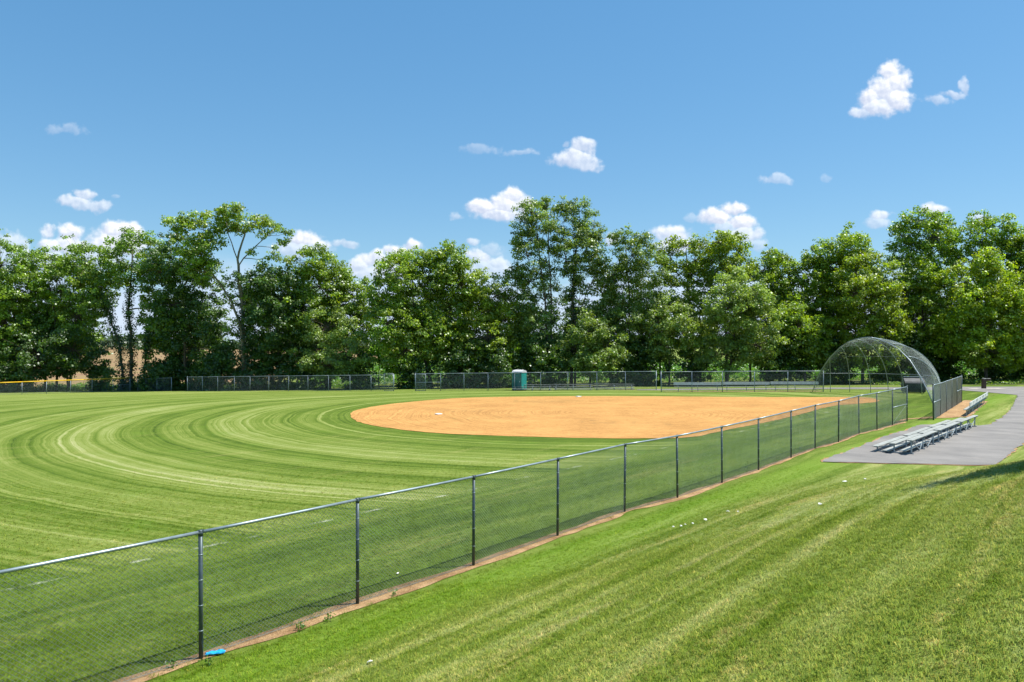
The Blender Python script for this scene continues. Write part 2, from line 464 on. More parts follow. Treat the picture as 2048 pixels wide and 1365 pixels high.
# leaf litter and bare ground under the belt
duff = (Y + X * 0.30 + (noise(nt, P2, 0.3, 4.0) - 0.5) * 7.0).step(103.0, 107.0) * Y.step(122.0, 116.0) * 0.75
c = mix(nt, duff, c, (0.055, 0.06, 0.025))
nt.links.new(c, b.inputs['Base Color'])
b.inputs['Roughness'].default_value = 0.9; b.inputs['Specular IOR Level'].default_value = 0.12
bn = nt.nodes.new('ShaderNodeBump'); bn.inputs['Strength'].default_value = 0.8; bn.inputs['Distance'].default_value = 0.05
nt.links.new((fine * 0.6 + grit * 0.6).v, bn.inputs['Height']); nt.links.new(bn.outputs[0], b.inputs['Normal'])
M['ground'] = m

m, nt, b = new_mat('grass_blades')
c, v, fine, grit, *_ = grass_colour(nt, True)
oi = nt.nodes.new('ShaderNodeObjectInfo')
at = nt.nodes.new('ShaderNodeAttribute'); at.attribute_name = 'leafcol'
r_ = S(nt, oi.outputs['Random'])
c = mix(nt, 1.0, c, ramp(nt, r_, [(0, (1.05, 1.15, 1.1)), (0.6, (1.45, 1.5, 1.5)), (0.93, (1.75, 1.75, 1.8)), (1.0, (2.6, 2.2, 2.8))]), 'MULTIPLY')
c = mix(nt, 1.0, c, at.outputs['Color'], 'MULTIPLY')
nt.nodes.remove(b)
d_ = nt.nodes.new('ShaderNodeBsdfDiffuse'); t_ = nt.nodes.new('ShaderNodeBsdfTranslucent')
nt.links.new(c, d_.inputs[0]); nt.links.new(c, t_.inputs[0])
gg = nt.nodes.new('ShaderNodeNewGeometry'); vm = nt.nodes.new('ShaderNodeVectorMath'); vm.operation = 'MULTIPLY_ADD'
nt.links.new(gg.outputs['Normal'], vm.inputs[0]); vm.inputs[1].default_value = (.45, .45, .45); vm.inputs[2].default_value = (0, 0, .8)
vn = nt.nodes.new('ShaderNodeVectorMath'); vn.operation = 'NORMALIZE'; nt.links.new(vm.outputs[0], vn.inputs[0])
nt.links.new(vn.outputs[0], d_.inputs['Normal'])
ms = nt.nodes.new('ShaderNodeMixShader'); ms.inputs[0].default_value = 0.35
nt.links.new(d_.outputs[0], ms.inputs[1]); nt.links.new(t_.outputs[0], ms.inputs[2])
nt.links.new(ms.outputs[0], nt.nodes['Material Output'].inputs[0])
M['blade'] = m

m, nt, b = new_mat('infield_clay')
P, X, Y, Z = pos(nt); P2 = vec(nt, X, Y, 0.0)
rx = X - 6.5; ry = Y - 50.0
R = (rx * rx + ry * ry * 1.0).sqrt() + (noise(nt, P2, 0.2, 2.0) - 0.5) * 1.5
rk = noise(nt, None, 5.0, 3.0, 0.7, dims='1D', w=R)
n1 = noise(nt, P2, 0.35, 5.0, 0.65); n2 = noise(nt, P2, 14.0, 4.0, 0.7)
c = mix(nt, (n1 * 0.5 + rk * 0.5 + (n2 - 0.5) * 0.8 + (noise(nt, P2, 3.2, 4.0, 0.75) - 0.5) * 0.5).step(0.30, 0.68), (0.32, 0.165, 0.052), (0.54, 0.295, 0.098))
damp = (noise(nt, P2, 1.6, 6.0, 0.75) + noise(nt, P2, 0.13, 2.0) * 0.6).step(0.90, 1.02) * 0.62
c = mix(nt, damp, c, (0.20, 0.13, 0.05))
def _el(cx_, cy_, rx_, ry_):
    a_ = (X - cx_) * (1 / rx_); b_ = (Y - cy_) * (1 / ry_); return (a_ * a_ + b_ * b_).sqrt().step(1.0, 0.3)
patch = (_el(2.0, 60.5, 9.0, 3.0).max(_el(-3.0, 46.2, 4.5, 2.0))).max(_el(9.0, 63.8, 4.0, 0.9))
weeds_ = patch * (noise(nt, vec(nt, X * 1.6, Y * 3.0, 0.0), 1.0, 6.0, 0.78).step(0.50, 0.64)) * 0.75
c = mix(nt, weeds_, c, (0.17, 0.135, 0.04))
foot = noise(nt, P2, 2.4, 5.0, 0.85).step(0.64, 0.74) * 0.5
c = mix(nt, foot, c, (0.26, 0.135, 0.05))
nt.links.new(c, b.inputs['Base Color']); b.inputs['Roughness'].default_value = 0.95; b.inputs['Specular IOR Level'].default_value = 0.1
bn = nt.nodes.new('ShaderNodeBump'); bn.inputs['Strength'].default_value = 0.5; bn.inputs['Distance'].default_value = 0.06
nt.links.new((rk * 0.6 + n2 * 0.4).v, bn.inputs['Height']); nt.links.new(bn.outputs[0], b.inputs['Normal'])
M['clay'] = m

m, nt, b = new_mat('bare_soil')
P, X, Y, Z = pos(nt); P2 = vec(nt, X, Y, 0.0)
n1 = noise(nt, P2, 1.4, 6.0, 0.7); n2 = noise(nt, P2, 22.0, 4.0, 0.75)
c = mix(nt, (n1 + (n2 - 0.5) * 0.6).step(0.3, 0.7), (0.24, 0.14, 0.065), (0.50, 0.33, 0.17))
c = mix(nt, (noise(nt, P2, 3.0, 5.0, 0.7)).step(0.55, 0.7) * 0.6, c, (0.26, 0.20, 0.12))
nt.links.new(c, b.inputs['Base Color']); b.inputs['Roughness'].default_value = 0.95; b.inputs['Specular IOR Level'].default_value = 0.1
bn = nt.nodes.new('ShaderNodeBump'); bn.inputs['Strength'].default_value = 0.9; bn.inputs['Distance'].default_value = 0.05
nt.links.new(n2.v, bn.inputs['Height']); nt.links.new(bn.outputs[0], b.inputs['Normal'])
M['soil'] = m

m, nt, b = new_mat('asphalt')
P, X, Y, Z = pos(nt); P2 = vec(nt, X, Y, 0.0)
n1 = noise(nt, P2, 0.5, 4.0, 0.6); n2 = noise(nt, P2, 60.0, 3.0, 0.7)
t = X * 0.66 + Y * 0.75; s_ = X * 0.75 - Y * 0.66
n3 = noise(nt, vec(nt, s_ * 0.35, t * 0.9), 1.0, 4.0, 0.6)
c = mix(nt, (n1 * 0.4 + n3 * 0.4 + n2 * 0.5 - 0.1).step(0.38, 0.70), (0.150, 0.144, 0.136), (0.245, 0.232, 0.215))
dust = (noise(nt, vec(nt, s_ * 0.3, t * 1.3, 5.0), 1.0, 5.0, 0.7)).step(0.58, 0.8) * 0.5
c = mix(nt, dust, c, (0.42, 0.35, 0.27))
nt.links.new(c, b.inputs['Base Color']); b.inputs['Roughness'].default_value = 0.85; b.inputs['Specular IOR Level'].default_value = 0.25
bn = nt.nodes.new('ShaderNodeBump'); bn.inputs['Strength'].default_value = 0.3; bn.inputs['Distance'].default_value = 0.01
nt.links.new(n2.v, bn.inputs['Height']); nt.links.new(bn.outputs[0], b.inputs['Normal'])
M['asphalt'] = m

# ------------------------------------------------------------------ ground sheet
def steps(*segs):
    out = [segs[0][0]]
    for a, b_, st in segs:
        n = max(1, int(round((b_ - a) / st))); out += list(np.linspace(a, b_, n + 1)[1:])
    return np.array(out)
xs = steps((-1800, -400, 140), (-400, -120, 20), (-120, -20, 1.5), (-20, 30, 0.5), (30, 70, 0.8), (70, 130, 3), (130, 400, 20), (400, 1800, 140))
ys = steps((-400, -40, 30), (-40, -6, 3), (-6, 60, 0.5), (60, 130, 0.8), (130, 260, 4), (260, 700, 20), (700, 3000, 230))
GX, GY = np.meshgrid(xs, ys)
GZ = gz(GX, GY)
nx, ny = len(xs), len(ys)
idx = np.arange(nx * ny).reshape(ny, nx)
fc = np.stack([idx[:-1, :-1], idx[:-1, 1:], idx[1:, 1:], idx[1:, :-1]], -1).reshape(-1, 4)
np_mesh('ground', np.stack([GX, GY, GZ], -1).reshape(-1, 3), fc, M['ground'], kind='structure', smooth=True)

def ragged(poly, amp, step, seed):
    """closed polygon resampled with a ragged edge"""
    out = []; n = len(poly)
    for i in range(n):
        a, b_ = Vector(poly[i]), Vector(poly[(i + 1) % n]); L = (b_ - a).length; k = max(1, int(L / step))
        nrm = Vector((-(b_ - a).y, (b_ - a).x)).normalized()
        for j in range(k):
            p = a.lerp(b_, j / k)
            q = mnoise.noise(Vector((p.x * 1.3, p.y * 1.3, seed))) + 0.6 * mnoise.noise(Vector((p.x * 4.1, p.y * 4.1, seed)))
            out.append(p + nrm * q * amp)
    return out
def smooth_poly(poly, it=2):
    for _ in range(it):
        q = []
        for i in range(len(poly)):
            a, b_ = Vector(poly[i]), Vector(poly[(i + 1) % len(poly)])
            q += [a.lerp(b_, .25), a.lerp(b_, .75)]
        poly = q
    return poly
def sheet(name, poly, lift, mat, grid=0.8):
    """flat ground cover following the terrain: filled grid clipped to the polygon"""
    import bmesh
    bm = bmesh.new()
    vs = [bm.verts.new((p[0], p[1], 0)) for p in poly]
    bm.faces.new(vs)
    x0, x1 = min(p[0] for p in poly), max(p[0] for p in poly); y0, y1 = min(p[1] for p in poly), max(p[1] for p in poly)
    def cut(co, no):
        g = bm.verts[:] + bm.edges[:] + bm.faces[:]
        bmesh.ops.bisect_plane(bm, geom=g, plane_co=co, plane_no=no, dist=1e-5)
    for x in np.arange(math.floor(x0 / grid) * grid + grid, x1, grid): cut((x, 0, 0), (1, 0, 0))
    for y in np.arange(math.floor(y0 / grid) * grid + grid, y1, grid): cut((0, y, 0), (0, 1, 0))
    bmesh.ops.triangulate(bm, faces=bm.faces[:])
    for v_ in bm.verts: v_.co.z = float(gz(v_.co.x, v_.co.y)) + lift
    for f_ in bm.faces:
        f_.normal_update()
        if f_.normal.z < 0: f_.normal_flip()
    me = bpy.data.meshes.new(name); bm.to_mesh(me); bm.free(); me.materials.append(mat)
    o = bpy.data.objects.new(name, me); COL.objects.link(o); o['kind'] = 'structure'; return o

dirt = [(700,829),(705,838),(715,844.6),(750,853),(801,860),(870,867),(954,871),(1081,875),(1180,877.2),(1281,878),(1383,877),(1446,862),(1520,848),(1586,834),(1662,812),(1720,808),(1762,804),
        (1750,797),(1712,794.5),(1640,795),(1556,795),(1434,794.4),(1300,793.2),(1180,792.8),(1050,793.6),(928,796),(870,800),(827,804),(785,808),(751,813),(715,820),(703,825)]
dpoly = smooth_poly([px(*p) for p in dirt], 1)
sheet('infield_dirt', ragged(dpoly, 0.10, 0.35, 3.0), 0.016, M['clay'], 1.0)

# asphalt pad with the path that leaves it, and the cross path behind the diamond
pad = [(12.15, 28.9), (15.0, 28.3), (18.3, 28.0), (23.8, 34.4), (29.5, 39.6), (36.5, 46.5), (47.5, 59.8), (57, 73.6), (70, 73.9), (110, 74.0), (150, 73.5),
       (150, 82.3), (100, 82.2), (60, 81.8), (40, 82.5), (29, 83.5), (17, 84.0), (14.2, 83.6), (13.6, 80.6), (15.6, 79.6), (24, 79.3), (34, 78.6), (42, 76.2), (45.5, 74.6)] + \
      [px(*q) for q in [(2036, 791), (2031, 801), (2021, 819.5), (2004, 836.5), (1979, 850), (1958, 852.6), (1920, 851.5), (1872, 849.5), (1841, 851), (1810, 862), (1768, 874), (1700, 902), (1645, 921)]]
sheet('path_edge_soil', ragged([Vector(q) + (Vector(q) - Vector((22, 35))).normalized() * .07 for q in pad[:6]] + [Vector(q) + (Vector(q) - Vector((22, 38))).normalized() * .07 for q in pad[-11:]], 0.16, 0.3, 4.0), 0.017, M['soil'], 0.8)
sheet('path', ragged(pad, 0.15, 0.2, 9.0), 0.030, M['asphalt'], 0.8)
sheet('path_edge_soil', ragged([(22.2, 43.2), (24.2, 45.4), (26.4, 46.2), (29.2, 47.0), (33.0, 52.5), (38.6, 60.0), (37.6, 61.4), (33.0, 56.0), (29.8, 51.5), (27.4, 47.6), (24.4, 45.9)], 0.22, 0.4, 2.0), 0.020, M['soil'], 0.8)
sheet('trampled_soil', ragged([(15.3, 74.3), (20, 74.0), (31, 73.6), (31, 74.5), (24, 74.8), (15.3, 75.0)], 0.2, 0.4, 5.0), 0.020, M['soil'], 1.0)
sheet('worn_soil', ragged([(11.6, 82.3), (14.0, 82.0), (16, 81.6), (16, 82.4), (13, 83.2)], 0.15, 0.4, 6.0), 0.024, M['soil'], 1.0)
sheet('fountain_slab', [(48.0, 77.0), (51.6, 76.9), (51.7, 78.6), (48.1, 78.7)], 0.045, M['concrete'], 1.0)

# ------------------------------------------------------------------ chain-link fences
def poly_at(pts, d, hfrac):
    """point on a fence polyline: pts=[(x,y,z,h)], d metres along, hfrac height in metres"""
    acc = 0
    for i in range(len(pts) - 1):
        a, b_ = pts[i], pts[i + 1]; L = math.hypot(b_[0] - a[0], b_[1] - a[1])
        if d <= acc + L or i == len(pts) - 2:
            f = min(max((d - acc) / L, 0), 1)
            z = a[2] + (b_[2] - a[2]) * f
            return Vector((a[0] + (b_[0] - a[0]) * f, a[1] + (b_[1] - a[1]) * f, z + hfrac))
        acc += L
def fence(name, label, pts, group=None, r_post=0.03, wire_r=0.0018, pitch=0.0707, mats=('galv_dark', 'galv_dark', 'wire'), ends=(True, True), brace=(), cap_rail=None, gates=(), low=0.04, extra=0.05, mid_z=0.5, ties=True):
    pts = [(x, y, float(gz(x, y)), h) for x, y, h in pts]
    mp, mr, mw = (M[k] for k in mats)
    o = thing(name, label, 'fence', (pts[0][0], pts[0][1], pts[0][2]), group)
    n = len(pts)
    for i, (x, y, z, h) in enumerate(pts):
        end = (i == 0 and ends[0]) or (i == n - 1 and ends[1])
        r = r_post * (1.3 if end else 1.0); top = z + h + (extra if end else -0.02)
        lean = ((i * 7919) % 13 - 6) * 0.0018 * h
        m_ = MB().tube([(x, y, z - 0.15), (x + lean, y, top)], r, 10)
        p = m_.build('post', mp, o, smooth=True)
        c_ = MB().tube([(x + lean, y, top - 0.03), (x + lean, y, top + 0.012), (x + lean, y, top + 0.035), (x + lean, y, top + 0.045)], [r * 1.18, r * 1.22, r * 0.85, r * 0.2], 10)
        if not end:
            c_.tube([(x - UX * 0.04 + lean, y - UY * 0.04, top + 0.025), (x + UX * 0.04 + lean, y + UY * 0.04, top + 0.025)], r * 0.95, 10)
        c_.build('post_cap', mp, p, smooth=True)
        if ties:
            for kk in range(4):
                zz = z + h * (0.22 + 0.2 * kk)
                MB().tube([(x + lean * (.22 + .2 * kk), y, zz), (x + lean * (.22 + .2 * kk), y, zz + 0.014)], r * 1.14, 8).build('tie_band', M['galv'], p, smooth=True)
    # rails: one length of pipe per bay
    for i in range(n - 1):
        a, b_ = pts[i], pts[i + 1]
        A = Vector((a[0], a[1], a[2] + a[3])); B = Vector((b_[0], b_[1], b_[2] + b_[3]))
        MB().tube([A, A.lerp(B, .33) - Vector((0, 0, .004)), A.lerp(B, .66) - Vector((0, 0, .004)), B], r_post * 0.8, 10).build('top_rail', mr, o, smooth=True)
        if cap_rail:
            MB().tube([A + Vector((0, 0, .01)), B + Vector((0, 0, .01))], 0.065, 10).build('yellow_cap', M[cap_rail], o, smooth=True)
        if i in brace:
            za, zb = a[2] + a[3] * mid_z, b_[2] + b_[3] * mid_z
            MB().tube([(a[0], a[1], za), (b_[0], b_[1], zb)], r_post * 0.75, 8).build('brace_rail', mr, o, smooth=True)
            lo_, hi_ = ((a[0], a[1], za), (b_[0], b_[1], b_[2] + .1)) if i == 0 else ((b_[0], b_[1], zb), (a[0], a[1], a[2] + .1))
            MB().tube([lo_, hi_], 0.006, 5).build('truss_rod', mr, o)
    # the woven mesh
    tot = sum(math.hypot(pts[i + 1][0] - pts[i][0], pts[i + 1][1] - pts[i][1]) for i in range(n - 1))
    cum = [0]
    for i in range(n - 1): cum.append(cum[-1] + math.hypot(pts[i + 1][0] - pts[i][0], pts[i + 1][1] - pts[i][1]))
    cum = np.array(cum); PA = np.array(pts)
    def at(d, hf):   # vectorised: distance, 0..1 height fraction
        x = np.interp(d, cum, PA[:, 0]); y = np.interp(d, cum, PA[:, 1]); z = np.interp(d, cum, PA[:, 2]); h = np.interp(d, cum, PA[:, 3])
        return np.stack([x, y, z + low + (h - low) * hf], -1)
    h0 = float(PA[:, 3].mean())
    V_, F_ = [], []
    dirn = Vector((PA[-1, 0] - PA[0, 0], PA[-1, 1] - PA[0, 1], 0)).normalized(); nor = np.array((-dirn.y, dirn.x, 0))
    up_ = np.array((0, 0, 1.0)); alo = np.array((dirn.x, dirn.y, 0))
    for fam in (1, -1):
        d0 = np.arange(-h0, tot + h0, pitch)
        dA, dB = (d0, d0 + h0) if fam == 1 else (d0 + h0, d0)
        fa = np.zeros_like(d0); fb_ = np.ones_like(d0)
        # clip to 0..tot
        def clip(dA, fa, dB, fb_):
            lo_ = dA < 0; w = np.where(lo_, (0 - dA) / (dB - dA), 0); dA2 = np.where(lo_, 0, dA); fa2 = np.where(lo_, fa + (fb_ - fa) * w, fa)
            hi_ = dA2 > tot; w = np.where(hi_, (tot - dA2) / (dB - dA2 + 1e-9), 0); fa3 = np.where(hi_, fa2 + (fb_ - fa2) * w, fa2); dA3 = np.where(hi_, tot, dA2)
            return dA3, fa3
        a1, f1 = clip(dA, fa, dB, fb_); b1, f2 = clip(dB, fb_, dA, fa)
        keep = (np.abs(b1 - a1) > 0.02) & (np.sign(b1 - a1) == fam)
        a1, f1, b1, f2 = a1[keep], f1[keep], b1[keep], f2[keep]
        k = 3
        ts_ = np.linspace(0, 1, k)
        cs = np.stack([at(a1 + (b1 - a1) * w, f1 + (f2 - f1) * w) for w in ts_], 1)   # (w,k,3)
        cs = cs + nor * (wire_r * fam)
        side = (alo - up_ * fam) / math.sqrt(2)
        offs = [nor * wire_r * 1.15, side * wire_r - nor * wire_r * .6, -side * wire_r - nor * wire_r * .6]
        vv = np.stack([cs + o_ for o_ in offs], 2)        # (w,k,3off,3)
        base = sum(len(x) for x in V_)
        W = len(cs); V_.append(vv.reshape(-1, 3))
        I = np.arange(W * k * 3).reshape(W, k, 3) + base
        for j in range(3):
            F_.append(np.stack([I[:, :-1, j], I[:, :-1, (j + 1) % 3], I[:, 1:, (j + 1) % 3], I[:, 1:, j]], -1).reshape(-1, 4))
    np_mesh('chain_link_mesh', np.concatenate(V_), np.concatenate(F_), mw, o, kind='stuff')
    # bottom tension wire
    m_ = MB(); m_.tube([at(np.array(d), 0.005) for d in np.linspace(0, tot, max(2, n * 2))], wire_r * 1.5, 5, False)
    m_.build('tension_wire', mw, o)
    return o

near_px = [(402,1068,1320),(715,1003,1210),(947,955,1133),(1115,919,1073),(1249,891,1025),(1355,870,997),(1444,850,967),(1517,836,941),(1582,824,916),(1630,812,898),(1677,802,885),(1718,796,868.5),(1754,787,860.5),(1785,778.5,851.5),(1814,772.5,843)]
npts = []
for x, yt, yb in near_px:
    Yd = CAMZ * F / (yb - HY); npts.append(((x - 1024) / F * Yd, Yd, (yb - yt) / F * Yd))
# put the measured posts on one smooth line and continue it out of the picture
xs_ = np.array([p[0] for p in npts]); ys_ = np.array([p[1] for p in npts]); hs_ = np.array([p[2] for p in npts]); kk_ = np.arange(len(npts))
cxp = np.polyfit(kk_, xs_, 2); cyp = np.polyfit(kk_, ys_, 2); chp = np.polyfit(kk_, hs_, 2)
near = [(float(xs_[k] if k >= 0 else xs_[0] + k * 2.0), float(ys_[k] if k >= 0 else ys_[0] + k * 2.36), float(np.polyval(chp, max(k, 0)))) for k in range(-2, len(npts))]
near = [(p[0], p[1], p[2]) for p in near]
def gz0(x, y): return float(gz(x, y))
fence('chain_link_fence', 'long weathered grey chain-link fence running from the foreground along the foot of the grass bank', near, 'chain-link fences around the ball field',
      r_post=0.031, wire_r=0.0023, mats=('galv_dark', 'galv', 'wire'), ends=(False, True), brace=(len(near) - 2,), low=0.03)

def P_(x, yb, Yd): return ((x - 1024) / F * Yd, Yd)
# dugout fence on the right
de = [(1867,771,840.7,45.2), (1880.5,768.5,832.5,47.9), (1892.5,765.5,824.5,50.7), (1903.5,762.0,818,53.4), (1913.5,759,811.5,56.2), (1923,755,805,59.2)]
fence('dugout_fence', 'short chain-link dugout fence screening the bench beside the arched backstop', [((x - 1024) / F * Yd, Yd, 2.10 if i else 2.14) for i, (x, a, b_, Yd) in enumerate(de)],
      'chain-link fences around the ball field', r_post=0.036, wire_r=0.0036, mats=('galv_dark', 'galv', 'galv'), brace=(0, 4), ties=False)
# far fences
def far_line(x0, Y0, x1, Y1, pxs, h0, h1, zf=None):
    out = []
    for x in pxs:
        # solve for the fraction along the straight line whose picture column is x
        X0, X1 = (x0 - 1024) / F * Y0, (x1 - 1024) / F * Y1; mx = (x - 1024) / F
        k = (mx * Y0 - X0) / ((X1 - X0) - mx * (Y1 - Y0))
        out.append((X0 + (X1 - X0) * k, Y0 + (Y1 - Y0) * k, h0 + (h1 - h0) * k))
    return out
FA = far_line(1322.5, 74.8, 1646.5, 72.9, [1322.5, 1384, 1445, 1509, 1575.6, 1646.5], 2.03, 2.06)
fence('dugout_fence', 'far dugout fence in front of the long player bench, left of the arched backstop', FA, 'chain-link fences around the ball field', 0.036, 0.0024, mats=('galv_far', 'galv_far', 'wire_far'), ties=False)
FB = far_line(831, 88, 1312.5, 80, [831, 881.5, 928, 976, 1029, 1081, 1135.5, 1194, 1251, 1312.5], 2.05, 2.05)
fence('chain_link_fence', 'far chain-link fence in front of the portable toilet, ending at the gate opening', FB, 'chain-link fences around the ball field', 0.036, 0.0024, mats=('galv_far', 'galv_far', 'wire_far'), brace=(0,), ties=False)
FC = far_line(375, 99.5, 787.5, 88, [375, 405, 435.5, 468.7, 500, 537.5, 577, 616, 657, 700, 742, 787.5], 1.92, 1.95)
fence('chain_link_fence', 'far left-centre chain-link fence under the trees, left of the gate opening', FC, 'chain-link fences around the ball field', 0.034, 0.0024, mats=('galv_far', 'galv_far', 'wire_far'), brace=(10,), ties=False)
FD = far_line(-150, 82, 260, 105, [-110, -60, -8, 44, 93, 141, 184, 226, 260], 1.35, 1.85)
fence('chain_link_fence', 'outfield chain-link fence capped with a bright yellow rail at the far left', FD, 'chain-link fences around the ball field', 0.034, 0.0024, mats=('galv_far', 'galv_far', 'wire_far'), brace=(7,), cap_rail='yellow', ties=False)
FE = far_line(262, 106, 372, 100.5, [275, 292, 314, 343], 1.7, 1.85)
fence('chain_link_fence', 'dull low chain-link fence in the shade behind the yellow-capped corner', FE, 'chain-link fences around the ball field', 0.03, 0.0022, mats=('galv_far', 'galv_far', 'wire_far'), ties=False)

def gate(label, hinge, ang, w, h, pale):
    x, y = hinge; z = gz0(x, y) + 0.05
    o = thing('gate', label, 'gate', (x, y, z), 'open gate leaves in the far fence')
    d = Vector((math.cos(ang), math.sin(ang), 0)); A = Vector((x, y, z)); up = Vector((0, 0, 1))
    c = [A, A + d * w, A + d * w + up * h, A + up * h]
    f_ = MB()
    for i in range(4): f_.tube([c[i], c[(i + 1) % 4]], 0.024, 8)
    f_.build('gate_frame', M['galv_far'], o, smooth=True)
    MB().tube([A + up * h * .5, A + d * w + up * h * .5], 0.02, 8).build('mid_rail', M['galv_far'], o, smooth=True)
    MB().tube([A + up * 0.03, A + d * w + up * h * .48], 0.005, 5).build('truss_rod', M['galv_far'], o)
    q = MB(); s_ = 0.075
    for k in range(-int(h / s_), int(w / s_)):
        for fam in (0, 1):
            pts_ = []
            for zz in (0.0, h):
                xx = k * s_ + zz if fam == 0 else k * s_ + h - zz
                pts_.append((xx, zz))
            (xa, za), (xb, zb) = pts_
            def cl(xa, za, xb, zb):
                if xa < 0: za += (zb - za) * (-xa) / (xb - xa); xa = 0
                elif xa > w: za += (zb - za) * (w - xa) / (xb - xa); xa = w
                return xa, za
            if max(xa, xb) <= 0 or min(xa, xb) >= w: continue
            a2 = cl(xa, za, xb, zb); b2 = cl(xb, zb, xa, za)
            q.tube([A + d * a2[0] + up * a2[1], A + d * b2[0] + up * b2[1]], 0.0034 if pale else 0.0026, 3, False)
    qo = q.build('chain_link_mesh', M['galv' if pale else 'wire_far'], o); qo['kind'] = 'stuff'
    return o
gate('open gate leaf with pale mesh folded back on the right of the fence opening', (FB[0][0] + .05, FB[0][1] - .12), math.atan2(FB[1][1] - FB[0][1], FB[1][0] - FB[0][0]) - 0.03, 1.28, 1.95, True)
gate('open gate leaf with dark mesh folded back on the left of the fence opening', (FC[-1][0] - .05, FC[-1][1] - .12), math.atan2(FC[-2][1] - FC[-1][1], FC[-2][0] - FC[-1][0]) + 0.03, 1.22, 2.05, False)

# soil strip along the near fence
sl, sr = [], []
N0 = near
for i in range(len(N0) - 1):
    a, b_ = Vector(N0[i][:2]), Vector(N0[i + 1][:2]); nrm = Vector((.762, -.648))
    for j in range(6):
        p = a.lerp(b_, j / 6)
        w = 1.0 - 0.35 * min(1, max(0, p.length - 14) / 25)
        q1 = mnoise.noise(Vector((p.x * .8, p.y * .8, 1.7))); q2 = mnoise.noise(Vector((p.x * .9, p.y * .9, 8.7))) + .5 * mnoise.noise(Vector((p.x * 3, p.y * 3, 3)))
        sl.append(p - nrm * (0.20 + 0.12 * q1) * w); sr.append(p + nrm * (0.17 + 0.22 * q2) * w)
sheet('fence_line_soil', sl + sr[::-1], 0.012, M['soil'], 0.6)

# ------------------------------------------------------------------ arched backstop
LX, LY, RX, RY = 29.7, 73.2, 33.2, 58.3
def archpt(x, y):
    m_ = (x - 1024) / F; k = (m_ * LY - LX) / ((RX - LX) - m_ * (RY - LY)); Yd = LY + (RY - LY) * k
    return Vector((LX + (RX - LX) * k, Yd, CAMZ + (HY - y) / F * Yd))
apx = [(1624,783),(1632,763),(1642,741),(1659,716),(1680,695),(1697,684),(1711,679),(1725,676),(1739,675),(1757,679),(1774,685.5),(1797,698),(1820,721),(1841,754),(1858,788),(1866.5,808)]
arch = [archpt(*p) for p in apx]
arch[0].z = gz0(arch[0].x, arch[0].y) - .1; arch[-1].z = gz0(arch[-1].x, arch[-1].y) - .1
def arch_at(x):
    for i in range(len(apx) - 1):
        if apx[i][0] <= x <= apx[i + 1][0]:
            return arch[i].lerp(arch[i + 1], (x - apx[i][0]) / (apx[i + 1][0] - apx[i][0]))
bs = thing('backstop', 'tall arched pipe backstop hood covered in chain-link mesh behind home plate', 'backstop', (34.5, 66, gz0(34.5, 66)))
MB().tube(arch, 0.036, 10).build('front_arch', M['galv'], bs, smooth=True)
ribs_def = [((31.1, 72.3), 1659), ((33.0, 72.3), 1680), ((34.7, 71.6), 1697), ((36.1, 71.0), 1711), ((37.0, 69.9), 1725), ((37.9, 68.4), 1738), ((38.0, 66.3), 1752), ((37.0, 63.6), 1776), ((35.4, 61.0), 1812)]
ribs = []
for (fx, fy), ax in ribs_def:
    A = arch_at(ax); Ft = Vector((fx, fy, gz0(fx, fy) - 0.05)); Hh = A.z - Ft.z
    C1 = Ft + Vector((0, 0, Hh * 0.62)) ; C2 = Vector((Ft.x * .55 + A.x * .45, Ft.y * .55 + A.y * .45, A.z - Hh * 0.02))
    cv = []
    for j in range(15):
        t = j / 14
        cv.append(Ft * (1 - t) ** 3 + C1 * 3 * (1 - t) ** 2 * t + C2 * 3 * (1 - t) * t * t + A * t ** 3)
    ribs.append(cv)
    MB().tube(cv, 0.030, 8).build('rib', M['galv'], bs, smooth=True)
# the hood skin runs arch foot > ribs > arch foot
def sidecurve(k0, k1, rev=False):
    return None
left = [arch[0].lerp(arch_at(1640), j / 14) for j in range(15)]
rt0, rt1 = arch[-1], arch_at(1850)
right = [rt0.lerp(rt1, j / 14) for j in range(15)]
rows = [left] + ribs + [right]
for zr, nm in ((1.82, 'girt'), (3.5, 'girt')):
    pts_ = []
    for cv in rows:
        b_ = None
        for j in range(14):
            if cv[j].z <= zr <= cv[j + 1].z: b_ = cv[j].lerp(cv[j + 1], (zr - cv[j].z) / max(1e-6, cv[j + 1].z - cv[j].z)); break
        if b_ is not None: pts_.append(b_)
    if len(pts_) > 2: MB().tube(pts_, 0.02 if zr < 2 else 0.008, 6).build(nm, M['galv_far'], bs, smooth=True)
mb = MB(); G = np.array([[list(p) for p in cv] for cv in rows])     # (11,15,3)
def surf(u, v_):
    i = min(int(u), len(rows) - 2); f_ = u - i; j = min(int(v_), 13); g = v_ - j
    return (G[i, j] * (1 - f_) * (1 - g) + G[i + 1, j] * f_ * (1 - g) + G[i, j + 1] * (1 - f_) * g + G[i + 1, j + 1] * f_ * g)
V_, F_ = [], []
nu = 210
for fam in (1, -1):
    for k in range(-120, nu + 120):
        pl = []
        for j in range(0, 29):
            u = (k + fam * j * 3.2) / nu * (len(rows) - 1)
            if 0 <= u <= len(rows) - 1: pl.append(surf(u, j * .5))
        if len(pl) > 1:
            mb.tube(pl, 0.0017, 3, False)
o_ = mb.build('chain_link_mesh', M['wire'], bs); o_['kind'] = 'stuff'

